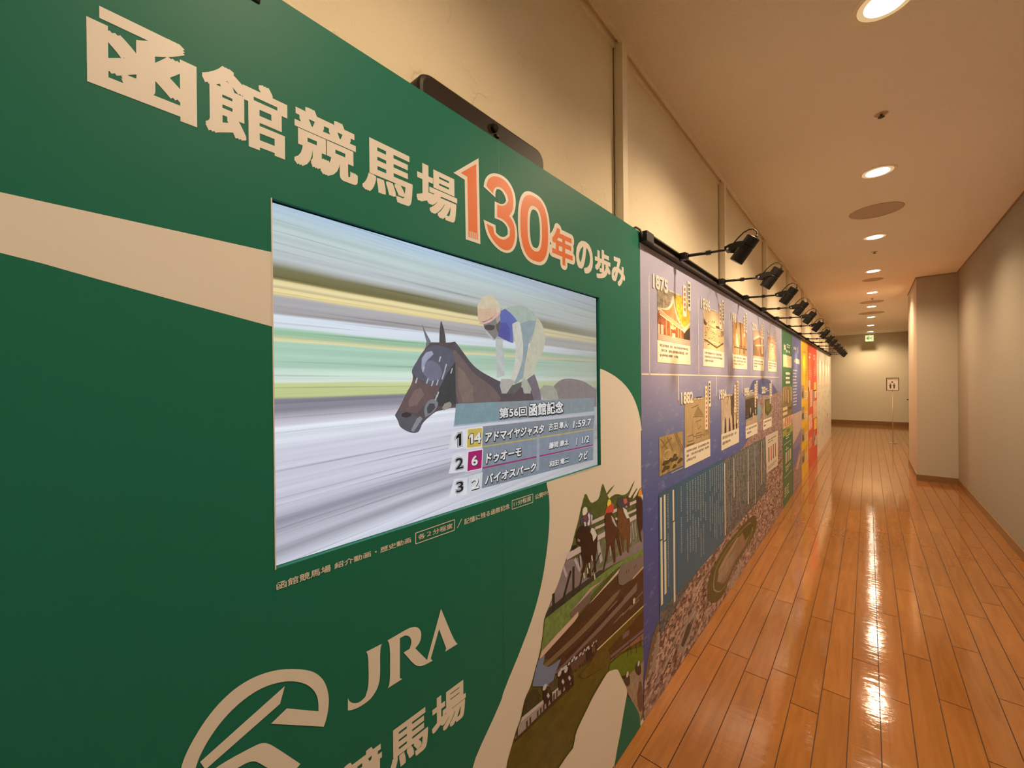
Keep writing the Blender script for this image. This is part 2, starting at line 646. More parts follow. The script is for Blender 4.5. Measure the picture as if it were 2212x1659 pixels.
# ================================================================ GREEN TITLE BOARD
BY0, BY1, BZ = -1.15, 1.600, 2.345
TVX = -.012
T0, T1, TB, TT = .0, 1.2095, 1.2905, 1.9695      # opening for the screen
board = empty('title_board', (-.01, .2, 0), 'tall green printed display board with white Japanese title and a screen set in it', 'display board')
bm = bmesh.new()
th = .022
ys, zs = [BY0, T0, T1, BY1], [0, TB, TT, BZ]
def q(x, y0, y1, z0, z1):
    return bm.faces.new([bm.verts.new(p) for p in ((x, y0, z0), (x, y1, z0), (x, y1, z1), (x, y0, z1))])
for i in range(3):
    for j in range(3):
        if (i, j) != (1, 1):
            q(0, ys[i], ys[i + 1], zs[j], zs[j + 1])
            q(-th, ys[i], ys[i + 1], zs[j], zs[j + 1])
for (y0, z0, y1, z1) in ((T0, TB, T1, TB), (T1, TB, T1, TT), (T1, TT, T0, TT), (T0, TT, T0, TB), (BY0, 0, BY1, 0), (BY1, 0, BY1, BZ), (BY1, BZ, BY0, BZ), (BY0, BZ, BY0, 0)):
    bm.faces.new([bm.verts.new(p) for p in ((0, y0, z0), (0, y1, z1), (-th, y1, z1), (-th, y0, z0))])
bmesh.ops.remove_doubles(bm, verts=bm.verts, dist=1e-5)
bmesh.ops.recalc_face_normals(bm, faces=bm.faces)
bmesh.ops.translate(bm, verts=bm.verts, vec=(.01, -.2, 0))
from_bm('backing_panel', bm, GREEN_PRINT, board)
k2 = crop(700, 100, 3.016)
k5 = crop(380, 1240, 3.072)
k4 = crop(580, 800, 3.072)
k6 = crop(1000, 1000, 2.5167)
k61 = crop(1160, 1020, 6.9125)
k62 = crop(1140, 1200, 6.381)
k63 = crop(1080, 1400, 6.406)

# title lettering
t = Print(0)
zt0, zt1 = 2.047, 2.169
for ch, a, b in (('函', -.233, -.111), ('館', -.102, .027), ('競', .040, .167), ('馬', .179, .307), ('場', .320, .448)):
    t.text(ch, a, zt0, b, zt1, WHITE_PRINT, 2, .046 if ch == '函' else .038, rz=.034 if ch in '函歩みの' else .020)
t.build('title_lettering', board)
t = Print(0)
for ch, a, b in (('の', 1.036, 1.158), ('歩', 1.176, 1.305), ('み', 1.317, 1.443)):
    t.text(ch, a, zt0, b, zt1, WHITE_PRINT, 2, .046 if ch == '函' else .038, rz=.034 if ch in '函歩みの' else .020)
t.build('title_ending_lettering', board)
ORANGE = mat((.68, .155, .036), .42, None, 'orange_print', .45)
t = Print(0)
t.poly(k2(842, 825, 1005, 730, 1017, 1290, 922, 1258, 915, 870), WHITE_PRINT, 3)
t.poly(k2(890, 825, 990, 768, 1000, 1262, 940, 1242, 932, 850), ORANGE, 4)
for x, y in ((949, 1204), (962, 1208), (975, 1213), (988, 1217)):
    t.line(k2(x, y)[0], k2(x + 1, y + 44)[0], .0035, WHITE_PRINT, 5)
t.poly(k2(1038, 915, 1045, 870, 1070, 835, 1110, 825, 1160, 840, 1205, 880, 1240, 950, 1250, 1020, 1240, 1085, 1225, 1110, 1250, 1160, 1260, 1230, 1250, 1300, 1225, 1340, 1185, 1350, 1140, 1330, 1090, 1280, 1055, 1220, 1038, 1130,
         1115, 1165, 1120, 1215, 1145, 1240, 1175, 1245, 1195, 1225, 1195, 1190, 1180, 1160, 1150, 1135, 1110, 1120, 1110, 1010, 1150, 1030, 1175, 1025, 1185, 1005, 1175, 970, 1150, 935, 1125, 930, 1115, 950, 1115, 985), WHITE_PRINT, 3)
t.poly(k2(1057, 910, 1062, 880, 1080, 855, 1110, 845, 1155, 858, 1198, 895, 1226, 955, 1234, 1020, 1226, 1075, 1205, 1105, 1235, 1150, 1245, 1225, 1236, 1290, 1215, 1325, 1185, 1332, 1145, 1313, 1100, 1265, 1070, 1210, 1057, 1155,
         1100, 1178, 1108, 1222, 1140, 1255, 1178, 1262, 1208, 1238, 1210, 1190, 1190, 1150, 1160, 1125, 1127, 1112, 1127, 1030, 1150, 1042, 1185, 1035, 1200, 1005, 1190, 965, 1160, 925, 1125, 912, 1103, 935, 1100, 960), ORANGE, 4)
def oval(c, ry, rz, sq=2.6, n=48):
    o_ = []
    for i in range(n):
        a = 2 * math.pi * i / n
        ca, sa = math.cos(a), math.sin(a)
        o_.append((c[0] + ry * math.copysign(abs(ca) ** (2 / sq), ca), c[1] + rz * math.copysign(abs(sa) ** (2 / sq), sa)))
    return o_
c0 = ((P(*[700 + 1275 / 3.016, 100 + 1180 / 3.016])[0] + P(*[700 + 1460 / 3.016, 100 + 1180 / 3.016])[0]) / 2, 2.130)
t.poly(oval(c0, .0855, .116), WHITE_PRINT, 3)
t.poly(oval(c0, .0735, .105), ORANGE, 4)
t.poly(oval(c0, .0385, .073), WHITE_PRINT, 5)
t.poly(oval(c0, .0270, .062), GREEN_PRINT, 6)
t.text('年', .866, 2.034, 1.025, 2.183, WHITE_PRINT, 3, .115)
t.text('年', .882, 2.047, 1.010, 2.169, ORANGE, 4, .034)
t.build('anniversary_numerals', board)

# pale swoosh that runs behind the screen
t = Print(0)
up_, lo_ = [P(0, 415), P(200, 459), P(400, 503), P(588, 545)], [P(590, 706), P(400, 655), P(200, 600), P(0, 543)]
t.poly([(-.75, 1.872)] + up_ + lo_ + [(-.75, 1.845)], WHITE_PRINT, 1)
left = k6(455, 115, 468, 180, 471, 250, 470, 330, 460, 450, 440, 590, 420, 690, 385, 820, 350, 920, 300, 1050, 250, 1170, 215, 1260, 213, 1280, 160, 1400, 100, 1530, 45, 1659)
top = [P(*p) for p in ((1299, 797), (1316, 805), (1332, 815), (1348, 829), (1360, 844), (1370, 862), (1378, 884), (1383, 905), (1386, 930))]
base_l = (left[-1][0] - .18, 0.0)
t.poly([(T1, TB)] + [(T1, top[0][1])] + top + [(BY1, top[-1][1]), (BY1, 0.0), base_l] + left[::-1] + [(left[0][0], TB)], WHITE_PRINT, 1)
t.build('pale_swoosh', board)

# photo collage lower right
ph = Print(0)
R0 = (186, 150, 115)
g = lambda r, gg, b, n=None, s=(1, 1, 1): prt(r, gg, b, R0, n, 'photo_print', s)
out_l = k6(668, 168, 655, 190, 640, 250, 625, 320, 605, 390, 590, 460, 560, 520, 535, 600, 520, 650, 490, 720, 455, 810, 440, 850, 435, 900, 432, 940, 420, 1010, 410, 1060, 395, 1110, 380, 1170, 365, 1220, 340, 1270, 325, 1330, 310, 1400, 290, 1450, 270, 1520, 255, 1570, 230, 1659)
lastp = (out_l[-1][0] - .06, .02)
trees_top = k61(700, 380, 705, 340, 725, 322, 745, 335, 760, 380, 790, 440, 820, 462, 860, 440, 915, 405, 940, 330, 960, 210, 978, 172, 995, 185, 1010, 240, 1040, 315, 1085, 250, 1160, 185, 1110, 265, 1050, 340, 1075, 395, 1130, 345, 1200, 320, 1280, 350, 1350, 310, 1385, 260, 1420, 180, 1460, 120, 1430, 205, 1395, 290, 1365, 370, 1390, 385, 1440, 310, 1490, 235, 1495, 255, 1440, 350, 1430, 400, 1480, 350, 1520, 260, 1555, 225)
E1 = BY1 - .002
body = out_l[1:] + [lastp, (E1, .02), (E1, trees_top[-1][1])]
ph.poly(trees_top + [(E1, trees_top[-1][1]), (E1, .9), (E1, .62)] + out_l[1:12][::-1], g(62, 62, 22, (30, .35)), 2)
ph.poly(out_l[11:] + [lastp, (E1, .02), (E1, .62)], g(72, 55, 12, (40, .25), (1, .5, 1)), 2)
# dirt track, rails and posts behind the leading horse
ph.poly(k62(285, 720, 340, 590, 440, 320, 480, 200, 520, 70, 720, 20, 900, -60, 1130, -150, 1330, -250, 1590, -330, 1590, -80, 1300, 60, 1060, 190, 720, 420, 400, 640), g(108, 84, 72, (20, .15)), 3)
ph.poly(k61(700, 1000, 900, 900, 1500, 620, 1575, 600, 1575, 1000, 1000, 1400, 640, 1600), g(88, 78, 50, (50, .35)), 3)
RAIL = g(168, 132, 112)
for a in ((800, 760, 1005, 665), (1010, 640, 1480, 435)):
    ph.line(*k61(*a), .014, RAIL, 4)
for a in ((865, 840, 1005, 778), (1010, 775, 1480, 560)):
    ph.line(*k61(*a), .011, RAIL, 4)
ph.line(*k61(898, 985, 1480, 660), .020, RAIL, 4)
ph.line(*k61(440, 1265, 660, 1140), .024, RAIL, 4)
for a in ((905, 1040, 960, 1340, .022), (560, 1290, 640, 1470, .014), (390, 1410, 440, 1560, .012), (880, 1060, 870, 1330, .010), (640, 1240, 655, 1420, .008), (1080, 1010, 1100, 1250, .008), (1420, 760, 1440, 1000, .006), (1460, 740, 1480, 960, .006), (1400, 800, 1395, 1050, .006)):
    ph.line(k61(*a[:2])[0], k61(*a[2:4])[0], a[4], g(150, 122, 110), 4)
POST = g(28, 26, 20)
for a in ((590, 210, 460, 700, .013), (628, 150, 625, 560, .014), (780, 130, 690, 520, .010), (350, 520, 355, 760, .014), (1000, -40, 880, 230, .008), (1085, -20, 1040, 200, .012), (700, 0, 720, 160, .006)):
    ph.line(k62(*a[:2])[0], k62(*a[2:4])[0], a[4], POST, 5)
ph.poly(k62(235, 870, 250, 790, 290, 735, 400, 640, 560, 510, 720, 400, 900, 270, 1000, 190, 1060, 215, 900, 350, 700, 510, 470, 690), g(40, 36, 26, (60, .4)), 4)
ph.poly(k62(232, 875, 470, 685, 700, 503, 900, 348, 1060, 215, 1300, 62, 1590, -90, 1590, 10, 1290, 120, 1050, 330, 640, 830, 165, 1380, 190, 1250, 208, 1100), g(88, 92, 38, (60, .3)), 5)
# leading horse and rider
ph.poly(k61(560, 970, 600, 860, 640, 800, 690, 790, 760, 830, 830, 830, 890, 880, 900, 960, 890, 1150, 870, 1300, 880, 1480, 852, 1495, 840, 1300, 820, 1220, 800, 1250, 790, 1400, 805, 1560, 740, 1570, 760, 1400, 740, 1350, 700, 1480, 675, 1535, 658, 1480, 690, 1380, 660, 1250, 650, 1110, 590, 1060, 585, 980), g(38, 18, 10, (50, .3)), 7)
ph.poly(k61(510, 1100, 590, 1080, 600, 1110, 540, 1160, 510, 1140), g(22, 18, 14), 7)
ph.poly(k61(805, 830, 850, 840, 890, 935, 872, 980, 832, 1035, 822, 950, 790, 890), g(170, 148, 122), 8)
ph.poly(k61(600, 985, 640, 1010, 630, 1040, 600, 1030), g(120, 95, 75), 8)
ph.poly(k61(640, 700, 690, 640, 740, 570, 795, 580, 825, 650, 822, 730, 790, 812, 720, 806, 690, 740, 650, 780), g(70, 42, 62), 8)
ph.poly(k61(765, 600, 785, 640, 782, 780, 755, 800, 745, 770, 768, 700, 752, 640), g(180, 165, 168), 9)
ph.poly(k61(795, 620, 825, 650, 815, 745, 800, 750), g(150, 130, 125), 9)
ph.poly(k61(690, 740, 720, 740, 725, 800, 705, 810), g(170, 150, 145), 9)
ph.poly(k61(668, 600, 678, 545, 708, 512, 738, 528, 748, 590, 722, 630, 675, 648), g(182, 165, 128), 9)
ph.poly(k61(675, 650, 722, 632, 735, 690, 700, 730), g(95, 55, 40), 9)
for x, y in ((690, 1500), (770, 1350), (810, 1240), (850, 1520), (745, 1430)):
    ph.line(k61(x, y)[0], k61(x + 8, y + 80)[0], .007, g(190, 165, 150), 9)
# the horses behind it
ph.poly(k61(1480, 360, 1560, 400, 1572, 450, 1572, 830, 1540, 900, 1560, 1050, 1535, 1010, 1500, 800, 1480, 600), g(46, 22, 14, (50, .3)), 7)
ph.poly(k61(1500, 350, 1515, 280, 1550, 235, 1565, 330, 1540, 370), g(180, 105, 30), 8)
ph.poly(k61(1545, 350, 1572, 330, 1572, 420), g(190, 165, 140), 8)
ph.poly(k61(1190, 520, 1250, 500, 1300, 600, 1370, 650, 1390, 800, 1388, 1000, 1370, 1195, 1342, 1185, 1340, 980, 1300, 1000, 1292, 1195, 1270, 1150, 1250, 980, 1220, 900, 1195, 700), g(88, 48, 20, (50, .3)), 7)
ph.poly(k61(1185, 470, 1210, 390, 1260, 360, 1300, 400, 1330, 480, 1300, 560, 1230, 540), g(50, 44, 42), 8)
ph.poly(k61(1275, 520, 1330, 560, 1375, 680, 1335, 690, 1290, 590), g(172, 150, 130), 8)
ph.poly(k61(1280, 400, 1330, 390, 1345, 450, 1300, 480), g(160, 70, 50), 9)
ph.poly(k61(1340, 340, 1380, 400, 1380, 520, 1330, 500), g(70, 40, 30), 8)
ph.poly(k61(1000, 650, 1050, 580, 1110, 580, 1150, 680, 1200, 760, 1212, 900, 1232, 1010, 1262, 1230, 1238, 1240, 1200, 1050, 1170, 950, 1152, 1080, 1172, 1330, 1142, 1352, 1122, 1150, 1090, 1080, 1060, 1170, 1035, 1330, 1015, 1290, 1040, 1060, 1012, 950, 1018, 800), g(66, 30, 14, (50, .3)), 8)
ph.poly(k61(1005, 610, 1035, 510, 1090, 440, 1142, 480, 1135, 590, 1060, 605), g(160, 50, 32), 9)
ph.poly(k61(1038, 480, 1055, 410, 1078, 398, 1100, 440, 1098, 470, 1050, 515), g(220, 145, 35), 10)
ph.poly(k61(1100, 640, 1140, 690, 1190, 820, 1160, 800, 1115, 720), g(150, 130, 115), 9)
# grandstand
ph.poly(k62(150, 1425, 640, 905, 840, 675, 1260, 245, 1590, 130, 1590, 690, 960, 1290, 860, 1480, 400, 1650, 380, 1560, 455, 1420, 320, 1400), g(58, 32, 16, (25, .3), (1, .4, 1)), 6)
ph.poly(k62(570, 790, 740, 580, 850, 440, 1050, 325, 1040, 350, 870, 480, 850, 640, 700, 790, 640, 905), g(92, 66, 48), 7)
ph.poly(k62(570, 785, 700, 640, 850, 450, 1045, 325, 880, 470, 720, 640), g(150, 115, 88), 8)
ph.poly(k62(152, 1425, 185, 1320, 400, 1080, 690, 770, 690, 830, 640, 905, 190, 1400), g(170, 125, 92), 8)
ph.poly(k62(830, 675, 1000, 480, 1260, 180, 1282, 130, 1240, 245, 900, 610), g(180, 135, 98), 8)
ph.poly(k62(210, 1500, 300, 1420, 700, 1050, 1200, 510, 1275, 465, 1200, 610, 760, 1080, 230, 1560), g(98, 68, 42, (20, .2), (1, .3, 1)), 7)
ph.poly(k62(370, 1610, 500, 1480, 900, 1060, 1460, 430, 1500, 370, 1500, 480, 980, 1045, 520, 1500, 385, 1630), g(100, 70, 54), 7)
ph.poly(k62(500, 1400, 880, 1020, 1300, 560, 1320, 600, 920, 1040, 540, 1410), g(44, 22, 10), 7)
ph.poly(k62(1240, 265, 1282, 130, 1590, -12, 1590, 150, 1440, 322, 1300, 412, 1248, 392), g(98, 74, 58), 9)
ph.line(k62(1440, 318)[0], k62(1590, 155)[0], .008, g(165, 120, 88), 10)
for x, y in ((1355, 220), (1385, 205), (1465, 160), (1485, 140)):
    ph.line(k62(x, y - 20)[0], k62(x, y + 20)[0], .006, g(50, 34, 26), 10)
for x, y in ((1450, 640), (1100, 760), (1180, 930), (1300, 820), (1400, 740)):
    ph.line(k62(x, y)[0], k62(x + 130, y - 140)[0], .006, g(112, 78, 58), 8)
ph.poly(k62(1445, 600, 1472, 575, 1472, 650, 1445, 670), g(170, 135, 100), 9)
ph.poly(k62(945, 1310, 1590, 700, 1590, 1010, 1130, 1400, 1120, 1470, 760, 1720, 700, 1640, 860, 1480), g(74, 52, 10, (50, .3)), 7)
ph.poly(k62(1100, 1300, 1590, 760, 1590, 1000, 1140, 1380), g(60, 32, 8, (50, .3)), 8)
ph.line(k62(948, 1300)[0], k62(1588, 694)[0], .006, g(185, 140, 85), 9)
ph.poly(k62(1300, 1080, 1390, 1015, 1390, 1090, 1300, 1160), g(92, 62, 52), 9)
ph.line(k62(1135, 1395)[0], k62(1588, 1030)[0], .014, g(92, 62, 58), 9)
ph.poly(k62(1140, 1440, 1588, 1060, 1588, 1150, 1400, 1260, 1250, 1350, 1130, 1470), g(112, 66, 42), 8)
ph.poly(k62(1125, 1490, 1250, 1380, 1400, 1300, 1500, 1260, 1588, 1262, 1588, 1660, 1260, 1660, 1110, 1610), g(74, 78, 8, (50, .2)), 9)
for x, y in ((1370, 1330), (1420, 1310), (1490, 1290), (1395, 1240), (1550, 1170)):
    ph.line(k62(x, y - 60)[0], k62(x, y + 60)[0], .007, g(48, 40, 14), 10)
ph.poly(k62(140, 1442, 232, 1368, 205, 1500, 280, 1545, 452, 1418, 400, 1560, 365, 1640, 330, 1800, 60, 1800, 85, 1640), g(92, 88, 92), 7)
ph.poly(k63(340, 700, 430, 575, 515, 565, 530, 620, 565, 655, 520, 700, 600, 720, 400, 880, 300, 960, 320, 820), g(48, 38, 18, (60, .4)), 8)
ph.poly(k63(660, 500, 760, 420, 830, 400, 820, 520, 700, 600), g(62, 48, 26, (60, .4)), 8)
# track rail, pale ground and grass edge
ph.poly(k63(280, 990, 600, 740, 820, 560, 1000, 420, 1010, 470, 720, 740, 420, 1040, 190, 1280), g(132, 104, 84), 8)
ph.line(k63(290, 985)[0], k63(800, 560)[0], .012, g(160, 130, 104), 9)
ph.line(k63(190, 1275)[0], k63(1000, 500)[0], .006, g(52, 36, 12), 10)
for x, y in ((230, 1190), (365, 1060), (412, 1010), (515, 920), (558, 880), (600, 830), (740, 680), (780, 640)):
    ph.line(k63(x, y - 60)[0], k63(x, y + 60)[0], .008, g(52, 40, 26), 10)
# field of small horses and riders
random.seed(3)
DK, DK2, HAT = g(34, 16, 10), g(78, 46, 32), g(160, 135, 115)
for i in range(22):
    f = i / 21
    x, y = 455 + 455 * f + random.uniform(-18, 18), 1640 - 400 * f + random.uniform(-20, 20)
    s_ = 1.0 - .25 * f
    ph.poly(k62(x - 34 * s_, y + 60, x - 22 * s_, y - 50 * s_, x + 4, y - 70 * s_, x + 30 * s_, y - 30 * s_, x + 34 * s_, y + 50, x + 20, y + 130 * s_, x + 6, y + 60, x - 14, y + 130 * s_), random.choice((DK, DK2)), 9 + i % 3)
    hx, hy = k62(x + random.uniform(-8, 8), y - 72 * s_)[0]
    ph.disc(hx, hy, .0075 * s_, .0060 * s_, HAT, 12, 8)
for x, y in ((655, 640), (860, 450), (950, 400)):
    ph.poly(k63(x - 65, y + 80, x - 60, y - 40, x - 40, y - 110, x - 5, y - 100, x + 10, y - 20, x + 60, y - 30, x + 62, y + 110, x + 40, y + 120, x + 20, y + 60, x, y + 170, x - 20, y + 170, x - 25, y + 110, x - 50, y + 140), g(36, 18, 12), 11)
    hx, hy = k63(x - 45, y - 105)[0]
    ph.disc(hx, hy, .012, .010, HAT, 12, 10)
    ph.line(k63(x - 10, y - 10)[0], k63(x + 15, y + 30)[0], .010, HAT, 12)
# wavy edge of a second photo at the right, pale lobe and green corner
ph.poly(k63(1690, 440, 1960, 200, 1985, 160, 1960, 900, 1930, 1080, 1900, 880, 1750, 600), g(122, 88, 60, (40, .25)), 10)
ph.poly(k63(1900, 800, 1890, 640, 1920, 460, 1950, 460, 1975, 640, 1985, 820, 1930, 880), g(82, 48, 32, (40, .3)), 11)
for x, y in ((1750, 400), (1905, 250)):
    ph.poly(k63(x - 45, y + 60, x - 40, y - 20, x, y - 60, x + 40, y - 10, x + 42, y + 90, x + 10, y + 130, x - 20, y + 110), g(44, 28, 14), 11)
    hx, hy = k63(x + 5, y - 40)[0]
    ph.disc(hx, hy, .012, .013, HAT, 12, 8)
lobe = k63(800, 1659, 920, 1480, 1000, 1380, 1018, 1300, 1030, 1220, 1050, 1140, 1120, 990, 1190, 850, 1270, 680, 1340, 560, 1440, 390, 1480, 332, 1510, 312, 1560, 296, 1600, 288, 1622, 296, 1640, 330, 1690, 440, 1740, 540, 1752, 600, 1740, 680, 1700, 900, 1660, 1150, 1620, 1350, 1565, 1659)
ph.poly(lobe + [(lobe[-1][0], .01), (lobe[0][0] - .03, .01)], WHITE_PRINT, 13)
gc = k63(1752, 600, 1800, 700, 1890, 850, 1922, 920, 1937, 1080)
ph.poly(gc + [(BY1 - .001, gc[-1][1]), (BY1 - .001, 0.002), (lobe[-1][0] - .02, 0.002), (lobe[-1][0], .03)] + lobe[-6:-1][::-1], GREEN_PRINT, 12)
ph.build('horse_race_photo', board)

# caption under the screen
t = Print(0)
def cap(s, x0, y0, x1, y1, off=.016):
    (a, b), (c, d) = k4(x0, y0, x1, y1)
    t.text(s, a, b, c, d, WHITE_PRINT, 3, off)
cap('函館競馬場', 52, 1460, 412, 1285)
cap('紹介動画・歴史動画', 437, 1320, 943, 1105)
cap('各２分程度', 992, 1127, 1220, 1012)
cap('記憶に残る函館記念', 1298, 1025, 1598, 882)
cap('11分程度', 1627, 905, 1741, 832)
cap('公開中!', 1768, 858, 1852, 795)
t.line(k4(1252, 1045)[0], k4(1281, 985)[0], .0022, WHITE_PRINT, 3)
t.frame(k4(975, 1080, 1233, 990, 1233, 1060, 975, 1152), .0022, WHITE_PRINT, 3)
t.frame(k4(1615, 865, 1753, 820, 1753, 875, 1615, 922), .0022, WHITE_PRINT, 3)
t.build('caption_lettering', board)

# round horse emblem, initials and the racecourse name
t = Print(0)
ring_o = k5(70, 1180, 130, 1070, 200, 960, 290, 850, 400, 750, 520, 680, 640, 640, 740, 628, 850, 632, 920, 650, 970, 690, 1000, 745, 1015, 820, 1010, 900, 995, 970, 980, 1012, 630, 992, 735, 890, 945, 910, 945, 850, 930, 790, 890, 745, 840, 720, 770, 708, 690, 715, 590, 745, 490, 800, 380, 890, 290, 990, 220, 1090, 170, 1180, 140, 1250, 115, 1340, 105, 1420, 20, 1420, 30, 1287)
t.poly(ring_o, WHITE_PRINT, 3)
t.poly(k5(160, 1245, 722, 742, 690, 860, 205, 1287, 160, 1330, 190, 1290), WHITE_PRINT, 3)
t.poly(k5(250, 1295, 330, 1240, 540, 1128, 575, 1120, 600, 1120, 640, 1135, 825, 1258, 740, 1360, 610, 1287, 540, 1245, 510, 1240, 470, 1250, 400, 1290, 300, 1340), WHITE_PRINT, 3)
t.build('horse_emblem', board)
t = Print(0)
t.poly(k5(1262, 515, 1365, 462, 1353, 500, 1355, 680, 1340, 750, 1315, 795, 1285, 835, 1220, 880, 1175, 900, 1140, 905, 1140, 820, 1150, 845, 1180, 858, 1220, 850, 1255, 815, 1275, 755, 1278, 680, 1275, 540), WHITE_PRINT, 3)
t.poly(k5(1403, 440, 1540, 360, 1570, 351, 1595, 350, 1615, 362, 1628, 390, 1625, 430, 1612, 462, 1587, 492, 1665, 570, 1758, 230, 1845, 440, 1868, 463, 1785, 515, 1792, 492, 1745, 365, 1690, 560, 1702, 575, 1640, 608, 1610, 612, 1580, 600, 1510, 520, 1550, 495, 1563, 455, 1558, 425, 1542, 410, 1520, 405, 1485, 425, 1485, 690, 1502, 695, 1405, 757, 1420, 720, 1420, 470), WHITE_PRINT, 3)
for ch, a, b in (('函', -.125, -.02), ('館', -.008, .095), ('競', .106, .213), ('馬', .224, .336), ('場', .349, .461)):
    t.text(ch, a, .738, b, .838, WHITE_PRINT, 3, .030)
t.build('racecourse_name_lettering', board)
# bright cut edge of the sheet round the screen opening
t = Print(0)
t.rect(T0 - .0022, TB - .001, T0, TT, WHITE_PRINT, 4)
t.build('cut_edge', board)
t = Print(0)
t.rect(.97, TB - .0022, T1 + .001, TB, WHITE_PRINT, 4)
t.build('cut_edge', board)
# fine join between two sheets
t = Print(0)
t.rect(.6135, TT + .003, .6150, BZ - .002, mat((.05, .19, .11), .4, None, 'sheet_join', .4), 1)
t.build('sheet_join', board)
t = Print(0)
t.rect(.6135, .02, .6147, TB - .05, mat((.016, .11, .055), .4, None, 'sheet_join_dark', .4), 1)
t.build('sheet_join', board)

# black clip over the top edge and black bar behind it
bm = bmesh.new()
bx(bm, -.03, .004, -.045, -.015, 2.311, 2.36, .005)
tag(from_bm('edge_clip', bm, BLACK_PLASTIC), 'black clip hooked over top edge of the green board, at the photo\'s upper edge', 'clip')
bar = empty('mounting_bar', (-.06, .62, 2.385), 'long black round-ended bar on the wall above the green board', 'wall bar')
bm = bmesh.new()
pts = []
hw, r, hz = .266, .040, .047
for cy, cz, a0 in ((hw - r, hz - r, 0), (-hw + r, hz - r, 90), (-hw + r, -hz + r, 180), (hw - r, -hz + r, 270)):
    for i in range(9):
        a = math.radians(a0 + 90 * i / 8)
        pts.append((cy + r * math.cos(a), cz + r * math.sin(a)))
prof = [(-.032, 0), (.018, 0), (.026, .004), (.030, .011)]
rings = []
for x, ins in prof:
    ring = []
    for y, z in pts:
        ky = (hw - ins) / hw
        kz = (hz - ins) / hz
        ring.append(bm.verts.new((x, y * ky, z * kz)))
    rings.append(ring)
n = len(pts)
for a, b in zip(rings, rings[1:]):
    for i in range(n):
        bm.faces.new((a[i], a[(i + 1) % n], b[(i + 1) % n], b[i]))
bm.faces.new(rings[-1])
bm.faces.new(list(reversed(rings[0])))
from_bm('bar_body', bm, mat((.020, .013, .009), .5, None, 'dark_brown_black_plastic', .25), bar)
bm = bmesh.new()
lathe(bm, [(.013, 0), (.013, .010), (.010, .013), (.004, .013)], 24, aim((.028, .005, .012), (1, 0, 0)))
from_bm('lens_knob', bm, mat((.004, .004, .004), .12, None, 'glossy_black', .6), bar)
bm = bmesh.new()
bx(bm, .026, .036, .012, .026, -.010, -.001, .002)
from_bm('catch', bm, BLACK, bar)

# ================================================================ THE SCREEN
tv = empty('television', (-.035, .605, TB), 'flat screen showing a galloping racehorse and result table, set in the green board', 'television')
bm = bmesh.new()
bx(bm, -.024, TVX - .001, T0 + .0008, T1 - .0008, TB + .0008, TT - .0008)
bx(bm, -.068, -.0235, T0 - .012, T1 + .012, TB - .012, TT + .012)
bmesh.ops.translate(bm, verts=bm.verts, vec=(.035, -.605, -TB))
from_bm('case', bm, BLACK_PLASTIC, tv)

